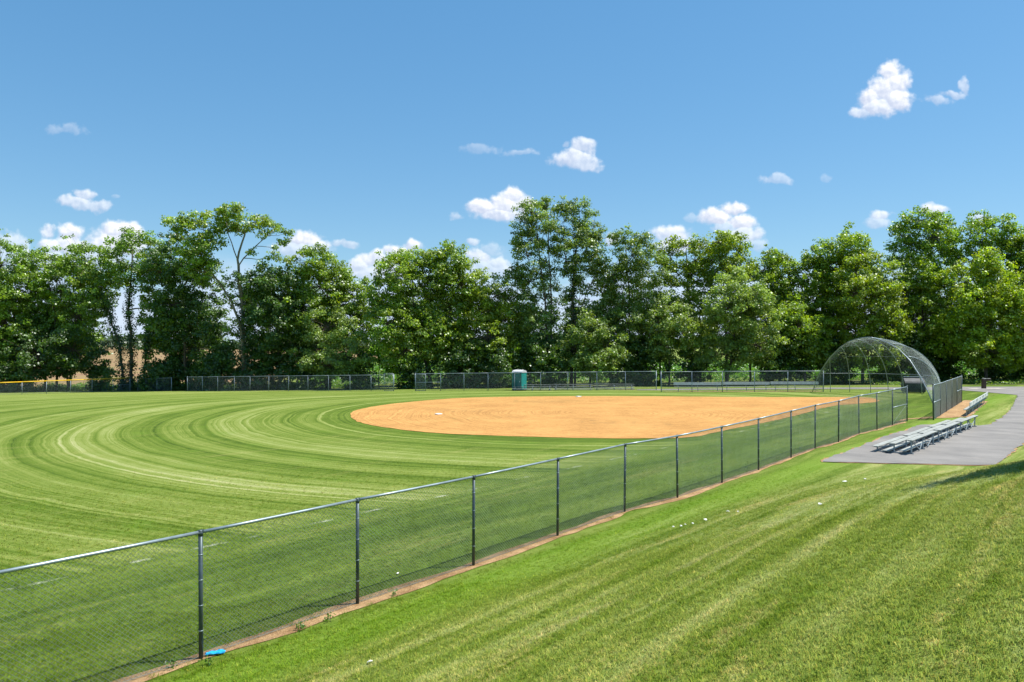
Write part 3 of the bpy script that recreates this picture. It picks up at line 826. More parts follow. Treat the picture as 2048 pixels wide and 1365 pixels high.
# ------------------------------------------------------------------ bleachers and benches (built along +X, rows along -Y)
def make_bleacher(label):
    o = thing('bleacher', label, 'bleachers', (0, 0, 0), 'low three-row aluminium bleachers')
    L = 4.55
    for r, (c_, z) in enumerate(((0, .26), (.66, .43), (1.32, .62))):
        for off in (-.062, .062):
            MB().box((L / 2, -c_ + off, z - 0.02), (L, .112, .03)).build('seat_plank', M['alu'], o, bevel=.006)
    for c_, z in ((.40, .10), (1.04, .15)):
        MB().box((L / 2, -c_, z - 0.02), (L - .1, .25, .035)).build('foot_plank', M['alu'], o, bevel=.006)
    for fx in (.32, L / 2, L - .32):
        f_ = MB()
        f_.box((fx, -.66, .02), (.05, 1.5, .04))
        for c_, z in ((0, .26), (.66, .43), (1.32, .62)):
            f_.box((fx, -c_, z / 2), (.05, .05, z - .042))
            f_.box((fx, -c_, z - .065), (.052, .26, .045))
        f_.bar((fx + .02, -.02, .17), (fx + .02, -1.30, .50), .035, .035)
        f_.build('frame', M['alu_frame'], o)
    for a, b_ in ((.34, L / 2 - .7), (L / 2 - .7, L / 2), (L / 2, L / 2 + .7), (L / 2 + .7, L - .34)):
        up = a in (.34, L / 2)
        za, zb = (.50, .06) if up and a == .34 else ((.06, .50) if not up and b_ == L / 2 else ((.50, .06) if up else (.06, .50)))
        MB().bar((a, -1.36, za), (b_, -1.36, zb), .03, .03).build('cross_brace', M['alu_frame'], o)
    MB().bar((.34, -.03, .06), (L / 2, -.03, .20), .025, .025).build('cross_brace', M['alu_frame'], o)
    return o
def make_bench(label):
    o = thing('player_bench', label, 'bench', (0, 0, 0), 'long aluminium player benches with backrests')
    L = 4.9
    MB().box((L / 2, 0, .44), (L, .27, .045)).build('seat', M['alu'], o, bevel=.006)
    MB().box((L / 2, -.22, .78), (L, .035, .28)).build('backrest', M['alu_bright'], o, bevel=.006)
    for fx in (.45, L / 2, L - .45):
        f_ = MB(); f_.tube([(fx, .02, 0), (fx, -.02, .41)], .03, 8)
        f_.tube([(fx, -.02, .30), (fx, -.19, .46), (fx, -.25, .88)], .022, 8)
        f_.box((fx, 0, .02), (.08, .3, .03))
        f_.build('leg', M['galv_far'], o, smooth=False)
    return o
bl = make_bleacher('nearest of three low bleachers in line on the asphalt pad at right')
D = Vector((.66, .75, 0)).normalized(); ang = math.atan2(D.y, D.x)
base = Vector((15.7, 31.8, 0)) - D * .32
bl.location = (base.x, base.y, gz0(base.x, base.y) + .032); bl.rotation_euler = (0, 0, ang)
for k, lab in ((1, 'middle of three low bleachers in line on the asphalt pad at right'), (2, 'farthest of three low bleachers in line on the asphalt pad at right')):
    p = base + D * 4.98 * k; dup(bl, (p.x, p.y, gz0(p.x, p.y) + .032), lab, ang)
# three more across the field beside the toilet, facing the camera
fb0 = Vector(((1024 - 1024) / F * 84, 84, 0)); fb1 = Vector(((1258 - 1024) / F * 82.5, 82.5, 0)); Df = (fb1 - fb0).normalized(); af = math.atan2(Df.y, Df.x)
for k, lab in enumerate(('far bleachers right in front of the teal portable toilet, left end of the row', 'far bleachers behind the fence, middle of the row right of the toilet', 'far bleachers behind the fence at the right end of the row, farthest from the toilet')):
    p = fb0 + Df * 4.62 * k
    r = dup(bl, (p.x, p.y, gz0(p.x, p.y) + .03), lab, af)
    r.scale = (1, -1, 1)
bn_ = make_bench('nearest player bench behind the dugout fence, seen from the back, by the bleachers')
q0, q1 = Vector((29.0, 47.3, 0)), Vector((37.1, 58.1, 0)); Db = (q1 - q0).normalized(); ab = math.atan2(Db.y, Db.x)
sc_ = (q1 - q0).length / 3 / 4.92
bn_.location = (q0.x, q0.y, gz0(q0.x, q0.y)); bn_.rotation_euler = (0, 0, ab); bn_.scale = (sc_, 1, 1)
for k, lab in ((1, 'middle player bench of the three seen from the back beside the asphalt path'), (2, 'farthest player bench of the three beside the asphalt path, near the cross path')):
    p = q0 + Db * 4.92 * sc_ * k; r = dup(bn_, (p.x, p.y, gz0(p.x, p.y)), lab, ab); r.scale = (sc_, 1, 1)
for k, lab in enumerate(('left player bench of the three behind the far dugout fence', 'middle player bench of the three behind the far dugout fence', 'right player bench of the three behind the far dugout fence, nearest the backstop')):
    p = Vector((16.7 + 4.97 * k, 76.3 - .12 * k, 0)); r = dup(bn_, (p.x, p.y, gz0(p.x, p.y)), lab, -0.024); r.scale = (1, -1, 1)

# ------------------------------------------------------------------ portable toilet
pt = thing('portable_toilet', 'teal portable toilet with a domed grey roof behind the far fence', 'portable toilet', (0.85, 85.3, gz0(0.85, 85.3)))
Rz = Matrix.Rotation(math.radians(-28), 3, 'Z'); pc = Vector(pt.location)
def L2(p): return pc + Rz @ Vector(p)
axp = tuple(Rz @ Vector(v_) for v_ in ((1, 0, 0), (0, 1, 0), (0, 0, 1)))
W2 = 1.16
MB().box(L2((0, 0, .08)), (W2 + .08, W2 + .08, .12), axp).build('skid_base', M['black'], pt)
for nm, c_, sz in (('wall', (0, W2 / 2, 1.1), (W2, .04, 1.95)), ('wall', (-W2 / 2, 0, 1.1), (.04, W2, 1.95)), ('wall', (W2 / 2, 0, 1.1), (.04, W2, 1.95))):
    w_ = MB().box(L2(c_), sz, axp)
    if abs(c_[0]) > .1:
        for yy in (-.36, -.12, .12, .36): w_.box(L2((c_[0] * 1.04, yy, 1.1)), (.03, .07, 1.6), axp)
    w_.build(nm, M['teal'], pt)
MB().box(L2((0, -W2 / 2, 2.0)), (W2, .05, .16), axp).build('header', M['teal_shade'], pt)
dr = MB().box(L2((0.03, -W2 / 2 - .005, 1.04)), (.82, .045, 1.74), axp).build('door', M['teal_shade'], pt, bevel=.01)
MB().box(L2((.36, -W2 / 2 - .04, 1.05)), (.05, .03, .14), axp).build('latch', M['white'], dr)
MB().box(L2((-.44, -W2 / 2, 1.04)), (.10, .05, 1.78), axp).build('door_jamb', M['teal_shade'], pt)
MB().box(L2((.51, -W2 / 2, 1.04)), (.12, .05, 1.78), axp).build('door_jamb', M['teal_shade'], pt)
sg = MB()
for i in range(9):
    sg.box(L2((-.30 + i * .075, -W2 / 2 - .03, 2.0)), (.05, .006, .06 if i % 3 else .045), axp)
sg.build('lettering', M['white'], pt)
for sx in (-1, 1):
    for sy in (-1, 1):
        MB().box(L2((sx * W2 / 2, sy * W2 / 2, 1.1)), (.09, .09, 1.98), axp).build('corner_post', M['teal'], pt, bevel=.015)
rf = MB(); K = 10
for i in range(K):        # domed roof with raised ribs
    a0, a1 = math.pi * i / K, math.pi * (i + 1) / K
    p0 = (-math.cos(a0) * (W2 / 2 + .06), 2.09 + math.sin(a0) * .27); p1 = (-math.cos(a1) * (W2 / 2 + .06), 2.09 + math.sin(a1) * .27)
    y0, y1 = -W2 / 2 - .06, W2 / 2 + .06
    rf.add([L2((y0, p0[0], p0[1])), L2((y1, p0[0], p0[1])), L2((y1, p1[0], p1[1])), L2((y0, p1[0], p1[1])), L2((y0, p0[0], 2.06)), L2((y1, p0[0], 2.06)), L2((y1, p1[0], 2.06)), L2((y0, p1[0], 2.06))],
           [(0, 1, 2, 3), (7, 6, 5, 4), (0, 3, 7, 4), (1, 5, 6, 2), (0, 4, 5, 1), (3, 2, 6, 7)])
rfo = rf.build('roof', M['greyroof'], pt)
for yy in (-.4, -.13, .13, .4):
    MB().tube([L2((yy, -math.cos(math.pi * t / 8) * (W2 / 2 + .05), 2.10 + math.sin(math.pi * t / 8) * .28)) for t in range(9)], .03, 6).build('roof_rib', M['greyroof'], rfo, smooth=True)
MB().tube([L2((-.4, .42, 2.0)), L2((-.4, .42, 2.5))], .045, 8).build('vent_pipe', M['black'], pt, smooth=True)

# ------------------------------------------------------------------ dumpster
dc = Vector((38.5, 71.0, gz0(38.5, 71.0)))
dp = thing('dumpster', 'dark charcoal dumpster with a pale lid edge behind the backstop', 'dumpster', dc)
Rd = Matrix.Rotation(math.radians(-14), 3, 'Z')
def L3(p): return dc + Rd @ Vector(p)
prof = [(-.72, .10), (.70, .10), (.74, 1.45), (.10, 1.52), (-.62, 1.12), (-.74, .95)]
def extr(x0, x1, pr=prof):
    n = len(pr); return [L3((x0, a, b_)) for a, b_ in pr] + [L3((x1, a, b_)) for a, b_ in pr], [tuple(range(n))[::-1], tuple(range(n, 2 * n))] + [(i, (i + 1) % n, n + (i + 1) % n, n + i) for i in range(n)]
MB().add(*extr(-.90, .86)).build('body', M['char'], dp, bevel=.02)
MB().add(*extr(.863, .92, [(-.66, .16), (.66, .16), (.68, 1.25), (.08, 1.40), (-.56, 1.05), (-.68, .9)])).build('side_panel', M['rust'], dp)['label'] = 'faded rusty side panel'
axd = tuple(Rd @ Vector(v_) for v_ in ((1, 0, 0), (0, 1, 0), (0, 0, 1)))
MB().box(L3((0, -.0, 1.555)), (1.72, .10, .05), axd).build('lid_edge', M['white'], dp)
lid = MB().add([L3((-.9, .02, 1.56)), L3((.9, .02, 1.56)), L3((.9, .76, 1.49)), L3((-.9, .76, 1.49)), L3((-.9, .02, 1.60)), L3((.9, .02, 1.60)), L3((.9, .76, 1.53)), L3((-.9, .76, 1.53))],
               [(3, 2, 1, 0), (4, 5, 6, 7), (0, 1, 5, 4), (1, 2, 6, 5), (2, 3, 7, 6), (3, 0, 4, 7)])
lid.build('lid', M['black'], dp)
for yy in (-.45, .0, .45):
    MB().box(L3((0, -.765 + 0 * yy, .30 + .28 * (yy + .45))), (1.78, .05, .05), axd).build('front_rib', M['char'], dp)
MB().box(L3((-.96, -.1, .72)), (.10, .9, .16), axd).build('fork_pocket', M['char'], dp)
MB().box(L3((.985, -.1, .72)), (.12, .9, .16), axd).build('fork_pocket', M['char'], dp)
for sx in (-.75, .75):
    for sy in (-.55, .55):
        MB().tube([L3((sx - .03, sy, .05)), L3((sx + .03, sy, .05))], .06, 10).build('caster', M['black'], dp)

# ------------------------------------------------------------------ drinking fountain
fx, fy = 49.6, 77.8; fz = gz0(fx, fy) + .045
df = thing('drinking_fountain', 'brown pedestal drinking fountain beside the cross path under the maple', 'drinking fountain', (fx, fy, fz))
MB().box((fx, fy, fz + .51), (.34, .34, 1.02)).build('pedestal', M['brown'], df, bevel=.02)
MB().tube([(fx + .02, fy, fz + .98), (fx + .02, fy, fz + 1.05), (fx + .02, fy, fz + 1.06)], [.17, .2, .15], 16).build('basin', M['alu'], df, smooth=True)
MB().box((fx + .42, fy, fz + .90), (.52, .26, .24)).build('arm', M['brown'], df, bevel=.02)
MB().tube([(fx + .46, fy, fz + 1.02), (fx + .46, fy, fz + 1.05), (fx + .46, fy, fz + 1.055)], [.2, .23, .18], 16).build('basin', M['alu'], df, smooth=True)
MB().tube([(fx - .08, fy, fz + 1.04), (fx - .08, fy, fz + 1.10), (fx - .02, fy, fz + 1.13)], .012, 6).build('spout', M['alu'], df)

# ------------------------------------------------------------------ bases, litter, weeds
def base_bag(label, x, y):
    X_, Y_ = px(x, y); z = gz0(X_, Y_) + .016
    o = MB().box((0, 0, .035), (.38, .38, .07)).build('base', M['white'], None, bevel=.02); o.location = (X_, Y_, z); o.rotation_euler = (0, 0, .6)
    tag(o, label, 'base')
base_bag('white base lying on the left part of the dirt infield', 877, 830)
base_bag('white base at the far edge of the dirt infield near the far bleachers', 1157, 794.6)
# crushed blue plastic bottle by the fence post
bx_, by_ = px(420, 1311); bz = gz0(bx_, by_)
bo = MB(); ringn = 10; prof_ = [(-.17, .012), (-.165, .03), (-.11, .034), (-.06, .05), (0, .042), (.06, .055), (.13, .05), (.17, .02)]
pts_v, fs_v = [], []
for i, (a, r) in enumerate(prof_):
    for j in range(ringn):
        th = 2 * math.pi * j / ringn; k = 1 + .35 * mnoise.noise(Vector((a * 20, math.cos(th) * 2, math.sin(th) * 2)))
        pts_v.append((a + .03 * mnoise.noise(Vector((a * 9, th, 4))), math.cos(th) * r * k * 1.5, .03 + math.sin(th) * r * k * .55))
for i in range(len(prof_) - 1):
    for j in range(ringn): fs_v.append((i * ringn + j, i * ringn + (j + 1) % ringn, (i + 1) * ringn + (j + 1) % ringn, (i + 1) * ringn + j))
fs_v += [tuple(range(ringn))[::-1], tuple((len(prof_) - 1) * ringn + j for j in range(ringn))]
bo.add(pts_v, fs_v); b1 = bo.build('plastic_bottle', M['bluep'], None); b1.location = (bx_ + .08, by_ + .0, bz + .015); b1.rotation_euler = (0, .05, .5); b1.scale = (.8, .75, .9)
tag(b1, 'crushed bright blue plastic bottle on the soil beside the near fence post', 'bottle')
# scraps of paper on the bank
scraps = [(740, 1328, .06), (1347, 1056, .05), (1362, 1055, .045), (1371, 1052, .035), (1386, 1050, .05), (1411, 1042, .06), (1456, 1025, .06), (1476, 1026, .04), (1689, 965, .10), (1730, 960, .06), (1640, 1011, .05), (795, 1150, .04)]
labs = ['small white paper scrap on the grass bank near the bottom of the picture', 'white scrap on the bank, leftmost of the little cluster', 'white scrap second from the left in the cluster on the bank', 'tiny white scrap in the middle of the cluster on the bank', 'white scrap third from the right in the cluster on the bank', 'long white scrap at the right end of the cluster on the bank', 'white scrap on the bank right of the cluster, left of a pair', 'white scrap on the bank right of the cluster, right of a pair', 'largest white paper scrap on the grass in front of the asphalt pad', 'white paper scrap right of the largest one in front of the asphalt pad', 'lone white paper scrap mid-bank below the asphalt pad', 'white scrap lying in the grass just inside the near fence']
for (x, y, s_), lab in zip(scraps, labs):
    X_, Y_ = px(x, y); z = gz0(X_, Y_)
    m_ = MB(); n = 7
    vs = [(math.cos(2 * math.pi * k / n) * s_ * .75 * random.uniform(.6, 1.2), math.sin(2 * math.pi * k / n) * s_ * .75 * random.uniform(.6, 1.2), random.uniform(.0, .03)) for k in range(n)]
    m_.add([(0, 0, .03)] + vs + [(a, b_, c_ - .006) for a, b_, c_ in vs], [(0, 1 + k, 1 + (k + 1) % n) for k in range(n)] + [(1 + k, 1 + n + k, 1 + n + (k + 1) % n, 1 + (k + 1) % n) for k in range(n)])
    o = m_.build('paper_scrap', M['paper'], None); o.location = (X_, Y_, z + .02); tag(o, lab, 'litter', 'white scraps on the grass')

def leaves(centers, normals, size, cols, rnd, aspect=0.74, bend=0.25):
    """kite-shaped leaves: arrays of centres and normals"""
    n = len(centers)
    t = rnd.normal(size=(n, 3)); t -= normals * (t * normals).sum(1, keepdims=True); t /= np.linalg.norm(t, axis=1, keepdims=True) + 1e-9
    b_ = np.cross(normals, t)
    s_ = size[:, None] if np.ndim(size) else size
    v0 = centers - t * s_ * .5; v1 = centers + b_ * s_ * aspect * .5 + t * s_ * .08 + normals * s_ * bend * .3
    v2 = centers + t * s_ * .5 - normals * s_ * bend * .5; v3 = centers - b_ * s_ * aspect * .5 + t * s_ * .08 + normals * s_ * bend * .3
    V = np.stack([v0, v1, v2, v3], 1).reshape(-1, 3)
    Fc = np.arange(n * 4).reshape(n, 4)
    return V, Fc, np.repeat(cols, 4, 0)

weed_px = [(790, 1193), (660, 1243), (601, 1258), (345, 1337), (416, 1332), (600, 1262), (1600, 905), (1495, 940)]
weed_lab = ['leafy green weed on the soil strip between the second and third near posts', 'leafy weed left of the second near fence post', 'taller leafy weed further left of the second near fence post', 'small weed at the bottom left under the near fence', 'spiky weed just below the crushed blue bottle', 'tiny weed beside a taller one left of the second near post', 'dry grass clump against the fence left of the asphalt pad', 'reddish dry clump at the foot of the fence in the middle distance']
for (x, y), lab in zip(weed_px, weed_lab):
    X_, Y_ = px(x, y); z = gz0(X_, Y_); r = np.random.default_rng(int(x))
    o = thing('weed', lab, 'plant', (X_, Y_, z))
    n = 34; hgt = .13 if Y_ < 20 else .3
    c_ = r.normal(size=(n, 3)) * (.045, .045, .0) + np.stack([np.zeros(n), np.zeros(n), r.uniform(.02, hgt, n)], 1) + (X_, Y_, z)
    nn = r.normal(size=(n, 3)) + (0, 0, 1.2); nn /= np.linalg.norm(nn, axis=1, keepdims=True)
    cc = np.array((.10, .22, .03)) * r.uniform(.6, 1.4, (n, 1))
    V, Fc, Cc = leaves(c_, nn, r.uniform(.03, .06, n), cc, r, .5)
    np_mesh('leaf_mass', V, Fc, M['leaf'], o, 'stuff', Cc)
    MB().tube([(X_, Y_, z - .02), (X_ + .01, Y_, z + hgt)], [.006, .002], 5).build('stem', M['bark_pale'], o)

# ------------------------------------------------------------------ trees
KIND = {  # base leaf colour, leaf size, sparsity, yellow tint
 'locust': ((.105, .200, .022), .30, 1.0, .5), 'dark': ((.046, .105, .018), .30, 1.15, .25), 'bright': ((.115, .205, .022), .32, 1.15, .55),
 'pale': ((.130, .215, .058), .25, 1.1, .35), 'grey': ((.100, .175, .038), .25, .9, .35), 'gold': ((.125, .205, .020), .30, 1.05, .45), 'maple': ((.150, .250, .018), .29, 1.25, .7),
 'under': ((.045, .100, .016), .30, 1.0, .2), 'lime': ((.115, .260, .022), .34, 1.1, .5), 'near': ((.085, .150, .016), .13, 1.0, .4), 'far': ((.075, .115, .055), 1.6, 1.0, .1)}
LEAFN = [0]
def tree(name, label, Yd, bx, lobes, kind='dark', trunk=None, tr=0.28, cat='tree', group='trees in the belt behind the far fences', dens=1.0, stems=None, ivy=None, barkm='bark', seed=0, twigs=True, off=(0, 0)):
    """lobes in picture pixels (x, y, rx, ry[, depth offset m])"""
    r = np.random.default_rng(1000 + seed + int(bx) * 3 + int(Yd * 10))
    base_c, lsz, dn, yel = KIND[kind]; lsz *= 1.0; base_c = np.array(base_c) * (1.78, 1.58, 1.2)
    k_ = Yd / F
    X0 = (bx - 1024) * k_; z0 = gz0(X0, Yd)
    root = thing(name, label, cat, (X0, Yd, z0), group)
    W = lambda x, y, dy_=0: np.array(((x - 1024) * k_, Yd + dy_, CAMZ + (HY - y) * k_))
    # trunk(s)
    if stems is None:
        if trunk is None:
            top = min(lobes, key=lambda l: l[1]); ax = sum(l[0] * l[2] for l in lobes) / sum(l[2] for l in lobes)
            trunk = [(bx + (ax - bx) * .35, 700), ((ax + bx) / 2 * .4 + ax * .6, 620 if top[1] < 600 else top[1] + 40), (ax * .5 + top[0] * .5, top[1] + top[3] * .8)]
        stems = [(bx, trunk, tr)]
    paths = []
    for sx, tp, rr in stems:
        pts = [np.array(((sx - 1024) * k_, Yd, gz0((sx - 1024) * k_, Yd) - .1)), np.array(((sx - 1024) * k_, Yd, gz0((sx - 1024) * k_, Yd) + .6))] + [W(a, b_) + (0, r.uniform(-.3, .3), 0) for a, b_ in tp]
        fine_ = []
        for i in range(len(pts) - 1):
            for j in range(3): fine_.append(pts[i] + (pts[i + 1] - pts[i]) * j / 3 + r.normal(size=3) * .06 * (i > 0))
        fine_.append(pts[-1]); n = len(fine_)
        rad = [rr * (1.35 if i == 0 else 1.0) * (1 - .82 * (i / (n - 1)) ** .9) + .015 for i in range(n)]
        MB().tube(fine_, rad, 9).build('trunk', M[barkm], root, smooth=True)
        paths.append((fine_, rad))
    tw = MB(); Cs, Ns, Ss, Kc = [], [], [], []
    maxd = max(l[2] for l in lobes) * k_
    for li, l in enumerate(lobes):
        lx, ly, rx_, ry_ = l[:4]; dy_ = l[4] if len(l) > 4 else r.uniform(-1, 1) * min(2.2, maxd * .6)
        c0 = W(lx, ly, dy_); rxm, rzm = rx_ * k_ * (1.0 + .14 * min(1, dens)), ry_ * k_ * (1.0 + .42 * min(1, dens)); rym = (rxm + rzm) / 2 * .95
        # limb from the nearest suitable stem point below the lobe
        best = None
        for fi, rd in paths:
            for p, q in zip(fi, rd):
                if p[2] < c0[2] - .1 * rzm:
                    dd = np.linalg.norm((p - c0) * (1, 1, .75))
                    if best is None or dd < best[0]: best = (dd, p, q)
        if best is None: best = (0, paths[0][0][2], paths[0][1][2])
        p0, r0 = best[1], min(best[2] * .75, .14)
        if np.linalg.norm(p0 - c0) > .8:
            mid_ = (p0 + c0) / 2 + np.array((0, 0, -.08 * abs(c0[0] - p0[0]))) + r.normal(size=3) * .12
            MB().tube([p0, p0 * .6 + mid_ * .4 + (0, 0, .05), mid_, mid_ * .4 + c0 * .6, c0], [r0, r0 * .85, r0 * .65, r0 * .5, r0 * .3], 7).build('limb', M[barkm], root, smooth=True)
        area = math.pi * rxm * rzm
        ncl = max(6, int(area * 1.75 * dn * dens + 4))
        u = r.normal(size=(ncl, 3)); u /= np.linalg.norm(u, axis=1, keepdims=True)
        rr_ = r.uniform(.35, 1.02, (ncl, 1)) ** .6
        shoot = r.random((ncl, 1)) < .13
        rr_ = np.where(shoot & (u[:, 2:3] > -.1), r.uniform(1.05, 1.4, (ncl, 1)), rr_)
        cc = c0 + u * rr_ * (rxm, rym, rzm)
        for q in range(ncl):
            cr = r.uniform(.42, .95) * min(1.0, .45 + rxm * .25) * (.62 if shoot[q, 0] else 1)
            nl = int(r.uniform(42, 74) * (cr / .7) ** 2 * (.3 / lsz) ** 1.8 * 1.05)
            d_ = r.normal(size=(nl, 3)); d_ /= np.linalg.norm(d_, axis=1, keepdims=True)
            d_[:, 2] = np.where(d_[:, 2] < 0, d_[:, 2] * .7, d_[:, 2])
            rad_ = r.uniform(.15, 1.0, (nl, 1)) ** .55
            pp = cc[q] + d_ * rad_ * (cr * 1.2, cr * 1.2, cr * .85) + r.normal(size=(nl, 3)) * .08
            nn = d_ * .6 + r.normal(size=(nl, 3)) * .5 + (0.28, -.2, .5)
            nn /= np.linalg.norm(nn, axis=1, keepdims=True)
            ccol = base_c * r.uniform(.72, 1.3) * (1 + np.array((.30, .14, -.1)) * max(0, r.normal()) * yel)
            col_ = ccol * r.uniform(.72, 1.3, (nl, 1)) * (1 + np.array((.4, .2, 0)) * r.uniform(0, 1, (nl, 1)) ** 3 * yel)
            Cs.append(pp); Ns.append(nn); Ss.append(r.uniform(.65, 1.35, nl) * lsz); Kc.append(col_)
            if twigs and q % 2 == 0:
                mm = (c0 + cc[q]) / 2 + r.normal(size=3) * .1
                tw.tube([c0, mm, cc[q]], [.035, .02, .008], 4, False)
    if ivy:
        for (si, y0_, y1_, th_) in ivy:
            fi, rd = paths[si]; n = 0
            for p, q in zip(fi, rd):
                ypx = HY - (p[2] - CAMZ) / k_
                if y1_ <= ypx <= y0_ + 40:
                    nl = int(150 * th_)
                    for _ in range(1):
                        ang_ = r.uniform(0, 2 * math.pi, nl); zz = r.uniform(-1.3, 1.3, nl); ra = q + r.uniform(.03, .4, nl) * th_
                        Cs.append(p + np.stack([np.cos(ang_) * ra, np.sin(ang_) * ra, zz], 1)); nn = np.stack([np.cos(ang_), np.sin(ang_), r.uniform(0, 1, nl)], 1) + r.normal(size=(nl, 3)) * .3
                        Ns.append(nn / np.linalg.norm(nn, axis=1, keepdims=True)); Ss.append(r.uniform(.18, .3, nl)); Kc.append(np.array((.05, .105, .02)) * r.uniform(.6, 1.4, (nl, 1)))
    C = np.concatenate(Cs); Nn = np.concatenate(Ns); Sz = np.concatenate(Ss); K_ = np.concatenate(Kc)
    gzz = gz(C[:, 0], C[:, 1]); C[:, 2] = np.maximum(C[:, 2], gzz + .12)
    V, Fc, Cc = leaves(C, Nn, Sz, K_, r)
    LEAFN[0] += len(Fc)
    np_mesh('crown', V, Fc, M['leaf'], root, 'stuff', Cc)
    if twigs and tw.v:
        t_o = tw.build('twigs', M[barkm], root); t_o['kind'] = 'stuff'
    return root

T = tree
T('locust_tree', 'bright feathery locust tree cut off by the left edge', 108, 5, [(12,535,58,38),(-40,590,60,55),(42,585,48,42),(15,640,55,45),(-20,700,60,45),(50,690,42,42)], 'locust', tr=.3, seed=1)
T('locust_tree', 'wide locust with rounded top, second from the left edge', 109, 118, [(88,535,45,30),(165,530,48,34),(190,575,38,40),(120,580,52,40),(75,620,45,42),(160,635,45,40),(110,672,55,40)], 'locust', tr=.26, seed=2, stems=[(112,[(118,690),(108,620),(92,550)],.22),(135,[(140,690),(155,610),(166,545)],.2)])
T('shrub_mass', 'dark low tree spreading over the yellow-capped fence at far left', 107.5, 90, [(30,720,50,30),(95,715,60,36),(150,700,50,38),(60,680,60,32),(170,735,26,18)], 'under', tr=.2, seed=3)
T('locust_tree', 'ivy-clad locust with two dark leaning trunks left of the tall umbrella tree', 107.5, 262, [(265,490,36,20),(228,520,32,24),(303,510,34,32),(205,565,32,30),(262,545,28,20),(300,565,36,28),(322,600,28,24),(196,605,28,24),(330,540,25,25)], 'locust', seed=4, dens=.8,
  stems=[(262,[(262,690),(258,620),(262,550),(264,500)],.3),(247,[(240,690),(222,630),(200,590)],.24)], ivy=[(0,750,560,1.7),(1,750,600,1.7)])
T('locust_tree', 'slim leaning locust between the two-trunked one and the umbrella tree', 107, 284, [(305,665,32,22),(318,630,38,26),(300,700,18,14),(340,650,28,24)], 'locust', seed=5, stems=[(284,[(290,700),(303,665),(312,640)],.17)], ivy=[(0,750,650,1.3)])
T('broadleaf_tree', 'dense middle tree with dark drooping top left of the umbrella tree', 106, 372, [(350,500,38,22),(330,545,40,28),(378,560,38,34),(352,610,45,35),(420,585,22,22),(430,650,26,30),(395,640,38,34),(340,660,45,32),(375,700,55,32)], 'dark', seed=6, tr=.26, dens=.85)
T('walnut_tree', 'tall umbrella-shaped walnut tree with bare spreading limbs against the clouds', 103, 490,
  [(362,448,26,12),(352,468,20,10),(400,440,26,10),(412,462,36,16),(455,432,34,12),(478,425,30,9),(500,445,34,12),(520,436,18,9),(545,455,22,10),(566,482,14,7),(552,512,14,12),(430,486,28,12),(395,500,36,22),(372,530,34,24),(410,545,34,26),(522,470,16,8),(478,462,14,7),(470,560,18,16),(505,500,10,7),(438,452,18,8),(522,555,14,16),(455,600,14,14),(504,610,18,22),(462,655,20,20),(575,462,9,7),(470,452,20,8)],
  'bright', seed=7, dens=.74, barkm='bark_pale', twigs=True,
  stems=[(490,[(486,690),(484,620),(476,560),(474,520),(488,470),(500,448)],.34),(487,[(484,660),(462,600),(432,560),(402,510),(372,465)],.24),(488,[(482,600),(476,530),(510,492),(546,462)],.16),(489,[(482,580),(474,520),(456,470),(452,440)],.14)], ivy=[(0,750,600,1.9)])
T('broadleaf_tree', 'dark bushy tree in front of the umbrella tree trunk', 104, 560, [(545,562,48,24),(520,600,38,34),(575,600,38,42),(560,650,52,40),(520,690,40,34),(590,700,42,34)], 'dark', seed=8, tr=.26)
T('broadleaf_tree', 'leafy green tree right of the umbrella tree with a stepped top', 104, 655, [(628,528,42,22),(662,545,34,24),(640,575,52,32),(700,590,32,26),(736,570,13,10),(716,610,28,30),(610,625,42,36),(690,645,42,38)], 'bright', seed=9, tr=.3)
T('broadleaf_tree', 'yellow-green rounded tree low in front of the stepped-top tree', 101.5, 660, [(655,655,46,34),(640,700,52,34),(700,705,42,34),(665,730,50,18)], 'pale', seed=10, tr=.18)
T('broadleaf_tree', 'big round-topped green tree right of the sky gap', 100, 862, [(830,518,44,20),(796,545,40,30),(852,560,46,32),(775,590,34,34),(822,610,44,38),(780,650,38,36),(850,665,46,36),(815,700,50,32)], 'bright', seed=11, tr=.3)
T('broadleaf_tree', 'narrow pointed-top tree joined to the right of the round-topped tree', 102, 905, [(905,516,30,20),(888,548,34,28),(925,570,34,34),(900,620,40,36),(880,675,44,36)], 'bright', seed=12, tr=.26)
T('broadleaf_tree', 'yellowish sloping tree left of the twin tall trees', 101, 985, [(950,568,36,22),(995,590,36,28),(955,620,48,34),(1010,640,34,38),(975,675,50,36),(930,700,40,30),(1010,705,42,34)], 'gold', seed=13, tr=.24)
T('elm_tree', 'tall loose airy tree, left one of the twin tall trees', 102, 1097, [(1062,428,26,20),(1095,412,24,14),(1048,470,24,26),(1088,462,32,30),(1055,515,28,28),(1092,520,26,28),(1026,542,18,16),(1060,565,28,26),(1100,575,20,28),(1045,610,30,26),(1070,655,36,30),(1045,690,34,26),(1035,575,20,22)], 'grey', seed=14, dens=.95, stems=[(1095,[(1094,690),(1090,600),(1080,520),(1072,440)],.2),(1101,[(1103,690),(1102,600),(1098,520),(1096,430)],.2)])
T('elm_tree', 'tall vine-clad tree, right one of the twin tall trees', 102, 1145, [(1160,422,20,20),(1134,436,26,22),(1186,458,22,24),(1150,475,38,28),(1192,505,24,28),(1130,520,26,28),(1170,540,30,30),(1196,560,20,26),(1160,600,28,30),(1190,640,28,30)], 'grey', seed=15, dens=1.1, stems=[(1142,[(1144,690),(1145,600),(1150,520),(1160,440)],.3),(1150,[(1150,640),(1172,590),(1192,545)],.12)], ivy=[(0,680,500,1.1)])
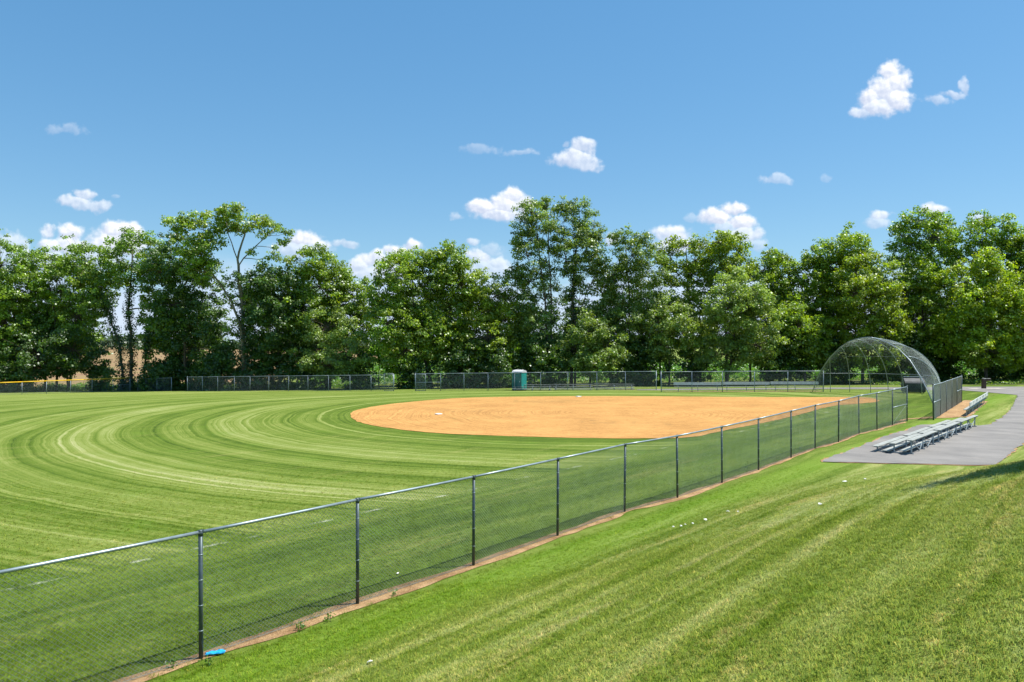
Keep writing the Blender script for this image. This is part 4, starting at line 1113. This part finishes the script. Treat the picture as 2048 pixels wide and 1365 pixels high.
T('broadleaf_tree', 'open-branched dark tree right of the twin tall trees', 102, 1262, [(1245,478,24,16),(1288,490,24,16),(1262,515,38,24),(1228,550,30,30),(1290,548,34,28),(1245,590,40,32),(1300,600,26,26),(1258,640,38,32),(1220,630,30,28),(1230,690,34,30),(1285,680,34,34)], 'grey', seed=16, dens=1.0, tr=.26)
T('shrub_tree', 'rounded bushy tree with silvery leaves at the foot of the twin tall trees', 99, 1180, [(1175,665,34,26),(1160,700,40,30),(1210,700,38,32),(1190,728,46,20)], 'pale', seed=17, tr=.14)
T('willow_tree', 'pale yellow feathery tree between dark trunks, centre right', 100, 1338, [(1335,615,34,24),(1315,645,28,28),(1355,655,34,32),(1320,690,30,28),(1365,630,24,20)], 'pale', seed=18, tr=.16, dens=.9)
T('ailanthus_tree', 'tall tree with rusty seed clusters at its top, left of a similar one', 104, 1388, [(1370,494,36,14),(1340,515,30,20),(1392,520,34,24),(1356,550,34,24),(1402,560,34,26),(1372,590,30,26),(1395,640,30,34),(1370,680,24,26)], 'gold', seed=19, dens=.85, tr=.24)
T('ailanthus_tree', 'round-crowned seed-tufted tree behind the pale conical maple', 104, 1452, [(1430,488,30,16),(1472,488,26,14),(1450,512,40,24),(1425,540,30,22),(1482,530,24,22)], 'gold', seed=20, dens=1.0, tr=.22)
T('maple_tree', 'pale conical maple standing in front of the belt left of the backstop', 97, 1455, [(1475,548,22,20),(1465,580,34,26),(1500,595,34,28),(1450,620,42,30),(1500,640,48,34),(1455,665,48,32),(1510,690,50,30),(1450,708,56,26),(1530,715,36,18)], 'pale', seed=21, tr=.2)
T('broadleaf_tree', 'small-topped tree rising between the conical maple and the dark gap', 103, 1560, [(1555,516,22,18),(1525,540,24,26),(1560,548,30,28),(1548,585,34,30),(1580,610,34,34),(1560,650,40,34)], 'bright', seed=22, tr=.22)
T('broadleaf_tree', 'low bright tree with leaning bare stems right of the dark gap', 99, 1610, [(1600,622,24,24),(1590,655,32,28),(1628,665,34,28),(1608,695,42,26),(1650,700,28,22)], 'bright', seed=23, tr=.16)
T('broadleaf_tree', 'broad green tree with one high narrow shoot behind the backstop', 103, 1665, [(1706,472,16,18),(1690,496,38,20),(1645,515,34,24),(1618,550,36,30),(1672,545,42,30),(1715,540,34,30),(1640,600,42,34),(1690,620,42,40)], 'bright', seed=24, tr=.28)
T('broadleaf_tree', 'yellow-topped dense tree directly behind the arched backstop', 99, 1725, [(1732,522,32,16),(1712,550,40,26),(1762,560,28,28),(1700,590,38,32),(1745,610,44,36),(1710,655,46,36),(1768,665,38,38),(1730,700,54,32)], 'gold', seed=25, tr=.26)
T('broadleaf_tree', 'very tall wide-crowned tree right of the backstop against a white cloud', 104, 1850, [(1838,444,36,16),(1880,440,26,13),(1808,470,30,20),(1860,478,42,24),(1900,478,28,22),(1828,510,38,28),(1790,520,20,20),(1880,520,38,28)], 'locust', seed=26, tr=.3)
T('broadleaf_tree', 'very tall wispy tree above the bright maple at right', 104, 1985, [(1963,436,20,15),(1990,455,30,16),(2018,480,30,20),(1945,475,30,24),(1985,500,38,26),(2030,520,26,24),(1940,520,30,26)], 'locust', seed=27, tr=.28, dens=.85)
T('broadleaf_tree', 'broad layered tree filling the space left of the bright maple', 101, 1845, [(1850,555,48,30),(1810,590,38,34),(1880,600,42,36),(1835,640,48,38),(1890,665,38,38),(1810,690,42,34),(1855,710,46,28)], 'bright', seed=28, tr=.28)
T('maple_tree', 'bright yellow-green maple on the lawn beyond the drinking fountain at right', 96, 1971, [(1975,528,28,20),(1950,560,32,26),(2000,565,36,28),(1935,605,36,30),(1985,605,44,32),(2030,610,30,32),(1920,650,40,30),(1975,655,50,34),(2028,660,38,34),(1905,690,32,22),(1955,700,50,26),(2015,700,42,28)], 'maple', seed=29, tr=.24, trunk=[(1971,720),(1973,660),(1975,600),(1975,545)], group='maples on the lawn')
T('broadleaf_tree', 'dark green tree cut off by the right edge', 100, 2075, [(2075,500,40,34),(2060,560,40,44),(2100,600,50,60),(2065,650,42,50),(2085,710,60,36)], 'bright', seed=30, tr=.3)
T('broadleaf_tree', 'tall dark tree well outside the right edge', 103, 2210, [(2190,500,70,60),(2240,600,80,70),(2190,680,70,50)], 'dark', seed=31, tr=.3, dens=.6)
T('broadleaf_tree', 'tall dark tree well outside the left edge', 107, -150, [(-140,540,70,60),(-160,630,80,70)], 'dark', seed=32, tr=.3, dens=.6)
for x_, lab_ in ((2340, 'leafy tree of the belt beyond the right edge, nearest to it'), (2480, 'leafy tree of the belt far beyond the right edge'), (-330, 'leafy tree of the belt far beyond the left edge')):
    T('broadleaf_tree', lab_, 104, x_, [(x_ - 30,510,60,50),(x_ + 40,580,70,60),(x_ - 20,660,75,55)], 'bright', seed=33, tr=.3, dens=.5)
# a taller solitary tree outside the frame on the right throws its shadow over the bank
# the second row, mostly hidden behind the first
for i, (x, yt, wh) in enumerate([(60, 600, 'the two locusts at the far left'), (140, 610, 'the wide rounded locust'), (395, 600, 'the dense drooping tree left of the umbrella tree'), (545, 590, 'the umbrella tree trunk'), (640, 580, 'the stepped-top tree'), (820, 590, 'the left half of the round-topped tree'),
        (900, 585, 'the narrow pointed-top tree'), (975, 600, 'the yellowish sloping tree'), (1060, 610, 'the thin stems of the left twin tree'), (1150, 610, 'the vine-clad right twin tree'), (1235, 600, 'the open-branched tree'), (1320, 590, 'the pale feathery tree'), (1400, 590, 'the rusty-tufted tree'),
        (1500, 580, 'the pale conical maple'), (1580, 580, 'the low tree with leaning stems'), (1660, 570, 'the broad tree with one high shoot'), (1770, 560, 'the yellow-topped tree and the backstop'), (1860, 560, 'the very tall wide-crowned tree'), (1960, 560, 'the bright maple on the lawn'), (2050, 560, 'the tree cut by the right edge')]):
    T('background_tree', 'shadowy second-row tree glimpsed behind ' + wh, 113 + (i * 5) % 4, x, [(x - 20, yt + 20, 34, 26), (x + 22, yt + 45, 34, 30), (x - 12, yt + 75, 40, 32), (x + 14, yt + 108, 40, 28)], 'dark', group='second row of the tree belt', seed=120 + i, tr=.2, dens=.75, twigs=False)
# understory shrubs
und = [(205,109,'dark shrub right of the wide rounded locust',26,24),(446,105,'dark leafy bush close against the umbrella tree trunk',40,40),(350,108,'dark thicket under the drooping tree',44,34),(20,107,'shadowy shrub at the far left under the locusts',46,28),(330,106,'dark shrub between leaning trunks and the fence',40,22),(420,105,'dark undergrowth bush left of the umbrella tree trunk',44,26),(528,103,'dark bush at the foot of the umbrella tree',40,30),(612,103,'deep green bush behind the left-centre fence',46,26),(720,102,'dark bush left of the bright green sky-gap shrub',30,26),
       (830,99,'shaded bush right of the gate opening',34,20),(915,99,'dark bush behind the fence left of the portable toilet',44,28),(985,99,'black-green bush close left of the portable toilet',46,30),(1085,100,'dark bush just right of the portable toilet',44,26),(1250,100,'shaded bush under the open-branched tree',36,24),(1300,100,'dark bush below the pale feathery tree',34,26),
       (1390,101,'low dark bush left of the conical maple',30,18),(1570,100,'black-green thicket right of the conical maple',40,34),(1660,101,'dark thicket left behind the backstop',44,26),(1795,101,'dark bush seen through the backstop mesh',46,28),(1890,101,'dark bush left of the bright maple trunk',44,26),(2010,101,'dark bush right of the bright maple trunk',46,26)]
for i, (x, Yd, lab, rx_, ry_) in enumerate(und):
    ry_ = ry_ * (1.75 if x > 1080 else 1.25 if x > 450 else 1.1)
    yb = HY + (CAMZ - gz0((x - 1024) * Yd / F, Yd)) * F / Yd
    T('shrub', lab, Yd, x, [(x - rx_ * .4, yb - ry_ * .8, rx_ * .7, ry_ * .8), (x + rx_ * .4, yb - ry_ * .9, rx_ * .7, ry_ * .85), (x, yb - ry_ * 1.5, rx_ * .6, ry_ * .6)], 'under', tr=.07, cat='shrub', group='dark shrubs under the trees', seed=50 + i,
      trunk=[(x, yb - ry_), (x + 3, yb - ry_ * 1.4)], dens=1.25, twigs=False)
T('shrub', 'bright lime green shrub in the gap right of the stepped-top tree', 106, 758, [(755,655,22,18),(770,690,34,26),(745,712,24,20),(790,722,30,20)], 'lime', tr=.08, cat='shrub', group='sunlit shrubs beyond the belt', seed=81, trunk=[(758,720),(758,690)])
T('shrub', 'lime green shrub glowing through the gap right of the toilet', 108, 1060, [(1065,700,24,20),(1035,722,24,18),(1090,722,22,18)], 'lime', tr=.08, cat='shrub', group='sunlit shrubs beyond the belt', seed=82, trunk=[(1060,730),(1060,710)])

# crops and rough growth beyond the belt, distant wood line
def scatter(name, n, xr, yr, hgt, col, lsz, seed, cond=None):
    r = np.random.default_rng(seed); x = r.uniform(*xr, n); y = r.uniform(*yr, n)
    if cond is not None: k = cond(x, y); x, y = x[k], y[k]
    n = len(x); z = gz(x, y) + hgt * r.uniform(.05, 1, n) * (.7 + .5 * np.sin(x * .9) * np.sin(y * .7))
    nn = r.normal(size=(n, 3)) * .6 + (0, -.2, .8); nn /= np.linalg.norm(nn, axis=1, keepdims=True)
    cc = np.array(col) * r.uniform(.6, 1.4, (n, 1))
    V, Fc, Cc = leaves(np.stack([x, y, z], 1), nn, r.uniform(.6, 1.4, n) * lsz, cc, r, .45)
    np_mesh(name, V, Fc, M['leaf'], None, 'stuff', Cc)
scatter('crop_rows', 60000, (-40, 110), (117, 150), 2.0, (.095, .24, .02), .42, 5, lambda x, y: x > -34 + (y - 117) * -.1)
scatter('tall_weeds', 16000, (-75, -22), (107.5, 121), .9, (.13, .26, .03), .3, 6)
scatter('border_plants', 9000, (38, 80), (88, 100), .55, (.16, .27, .035), .26, 8, lambda x, y: (y > 90.5 + 1.5 * np.sin(x * .5)) & (x > 46))
dw = np.random.default_rng(9)
cxw = dw.uniform(-480, 520, 900); ccs = np.stack([cxw, 520 + dw.uniform(-15, 15, 900) , gz(cxw, 520 + 0 * cxw) + dw.uniform(1, 10, 900) * (.7 + .4 * np.sin(cxw * .05) * np.sin(cxw * .013 + 1))], 1)
pp = np.repeat(ccs, 34, 0) + dw.normal(size=(900 * 34, 3)) * (4.5, 3, 1.6)
nn = dw.normal(size=pp.shape) * .5 + (0, -.3, .8); nn /= np.linalg.norm(nn, axis=1, keepdims=True)
V, Fc, Cc = leaves(pp, nn, dw.uniform(.7, 1.4, len(pp)) * 2.2, np.array((.075, .125, .06)) * dw.uniform(.7, 1.3, (len(pp), 1)), dw)  # greyed, desaturated leaf colour stands in for distance haze
np_mesh('distant_wood', V, Fc, M['leaf'], None, 'stuff', Cc)

# shade tree standing outside the frame on the right of the bank
def free_tree(label, X_, Y_, h, rad, seed):
    bxp = X_ * F / Y_ + 1024
    k = F / Y_; zb = gz0(X_, Y_)
    lob = []
    rr = random.Random(seed)
    for i in range(15):
        a = rr.uniform(0, 2 * math.pi); q = rad * rr.uniform(.1, .6); zz = zb + h * rr.uniform(.25, .88)
        lob.append((bxp + math.cos(a) * q * k, HY - (zz - CAMZ) * k, rad * .5 * k, rad * .42 * k, math.sin(a) * q))
    return tree('shade_tree', label, Y_, bxp, lob, 'near', tr=.2, seed=seed, group='maples on the lawn', trunk=[(bxp, HY - (zb + h * .4 - CAMZ) * k), (bxp, HY - (zb + h * .8 - CAMZ) * k)])
free_tree('slim maple on the bank just outside the right edge, shading the grass', 13.0, 13.4, 8.6, 1.45, 91)
# mulch ring and border strip at the right
MX, MY = (1971 - 1024) * 96 / F, 96
sheet('mulch_ring', [(MX + math.cos(a) * 1.0, MY + math.sin(a) * 1.0) for a in np.linspace(0, 2 * math.pi, 24)[:-1]], .02, M['mulch'], 1.0)

# ------------------------------------------------------------------ grass blades near the camera
def tuft_mesh():
    r = np.random.default_rng(4); V, Fc, C = [], [], []
    for i in range(11):
        a = r.uniform(0, 2 * math.pi); p = np.array((r.normal() * .028, r.normal() * .028, 0)); h = r.uniform(.022, .058); w = r.uniform(.0025, .0045)
        d = np.array((math.cos(a), math.sin(a), 0)); s_ = np.array((-d[1], d[0], 0)); ln = r.uniform(.2, .9)
        b0 = p - s_ * w; b1 = p + s_ * w; m0 = p + d * h * ln * .4 + (0, 0, h * .62) - s_ * w * .8; m1 = m0 + s_ * w * 1.6; t_ = p + d * h * ln * 1.0 + (0, 0, h * (1 - .35 * ln))
        o = len(V); V += [b0, b1, m1, m0, t_]; Fc += [(o, o + 1, o + 2, o + 3), (o + 3, o + 2, o + 4)]
        k = r.uniform(.75, 1.25); cc = (k * (1.35 if r.random() < .15 else 1), k, k * .95); C += [cc] * 5
    me = bpy.data.meshes.new('grass_tuft'); me.from_pydata([tuple(v_) for v_ in V], [], Fc)
    ca = me.color_attributes.new('leafcol', 'FLOAT_COLOR', 'POINT'); ca.data.foreach_set('color', np.array([(*c_, 1) for c_ in C], np.float32).ravel())
    me.materials.append(M['blade']); return me
tuft = bpy.data.objects.new('grass_tuft', tuft_mesh())
def grass_patch(name, cell, cond, density, scale, seed, fade=None):
    gx = np.arange(-26, 32, cell); gy = np.arange(1.5, 50, cell)
    A, B = np.meshgrid(gx, gy); k = cond(A + cell / 2, B + cell / 2)
    fx_, fy_ = A[k], B[k]; n = len(fx_)
    q = np.stack([np.stack([fx_, fy_], -1), np.stack([fx_ + cell, fy_], -1), np.stack([fx_ + cell, fy_ + cell], -1), np.stack([fx_, fy_ + cell], -1)], 1).reshape(-1, 2)
    V = np.concatenate([q, gz(q[:, 0], q[:, 1])[:, None] - .003], 1)
    o = np_mesh(name, V, np.arange(n * 4).reshape(n, 4), M['blade'], None, 'stuff')
    ng = bpy.data.node_groups.new(name, 'GeometryNodeTree')
    ng.interface.new_socket('Geometry', in_out='INPUT', socket_type='NodeSocketGeometry'); ng.interface.new_socket('Geometry', in_out='OUTPUT', socket_type='NodeSocketGeometry')
    gi = ng.nodes.new('NodeGroupInput'); go = ng.nodes.new('NodeGroupOutput')
    ds = ng.nodes.new('GeometryNodeDistributePointsOnFaces'); ds.inputs['Density'].default_value = density; ds.inputs['Seed'].default_value = seed
    ob = ng.nodes.new('GeometryNodeObjectInfo'); ob.inputs['Object'].default_value = tuft; ob.inputs['As Instance'].default_value = True
    ip = ng.nodes.new('GeometryNodeInstanceOnPoints'); rz = ng.nodes.new('FunctionNodeRandomValue'); rz.data_type = 'FLOAT_VECTOR'
    rz.inputs[0].default_value = (-.15, -.15, 0); rz.inputs[1].default_value = (.15, .15, 6.283)
    if fade:
        ps = ng.nodes.new('GeometryNodeInputPosition'); ln = ng.nodes.new('ShaderNodeVectorMath'); ln.operation = 'LENGTH'
        mr_ = ng.nodes.new('ShaderNodeMapRange'); mr_.inputs[1].default_value, mr_.inputs[2].default_value, mr_.inputs[3].default_value, mr_.inputs[4].default_value = fade[0], fade[1], density, 0
        ng.links.new(ps.outputs[0], ln.inputs[0]); ng.links.new(ln.outputs['Value'], mr_.inputs[0]); ng.links.new(mr_.outputs[0], ds.inputs['Density'])
    rs = ng.nodes.new('FunctionNodeRandomValue'); rs.inputs[2].default_value = .4 * scale; rs.inputs[3].default_value = .92 * scale
    L = ng.links.new
    L(gi.outputs[0], ds.inputs[0]); L(ds.outputs['Points'], ip.inputs['Points']); L(ob.outputs['Geometry'], ip.inputs['Instance'])
    L(rz.outputs[0], ip.inputs['Rotation']); L(rs.outputs[1], ip.inputs['Scale']); L(ip.outputs[0], go.inputs[0])
    md = o.modifiers.new('grass', 'NODES'); md.node_group = ng
    return o
def view(A, B, d0, d1):
    d = np.hypot(A, B); s_ = 10.5 + .762 * A - .648 * B
    return (np.abs(A) < B * 1.15 + 3.0) & (d >= d0) & (d < d1) & ~((s_ > -.22) & (s_ < .28))
grass_patch('grass', .35, lambda A, B: view(A, B, 2, 8), 900, 1.0, 1)
grass_patch('grass', .35, lambda A, B: view(A, B, 8, 14), 480, 1.1, 2)
grass_patch('grass', .35, lambda A, B: view(A, B, 14, 32) & ~((B > 27.6) & (A > 11)), 170, 1.1, 3, (14, 31))
print('leaves', LEAFN[0])
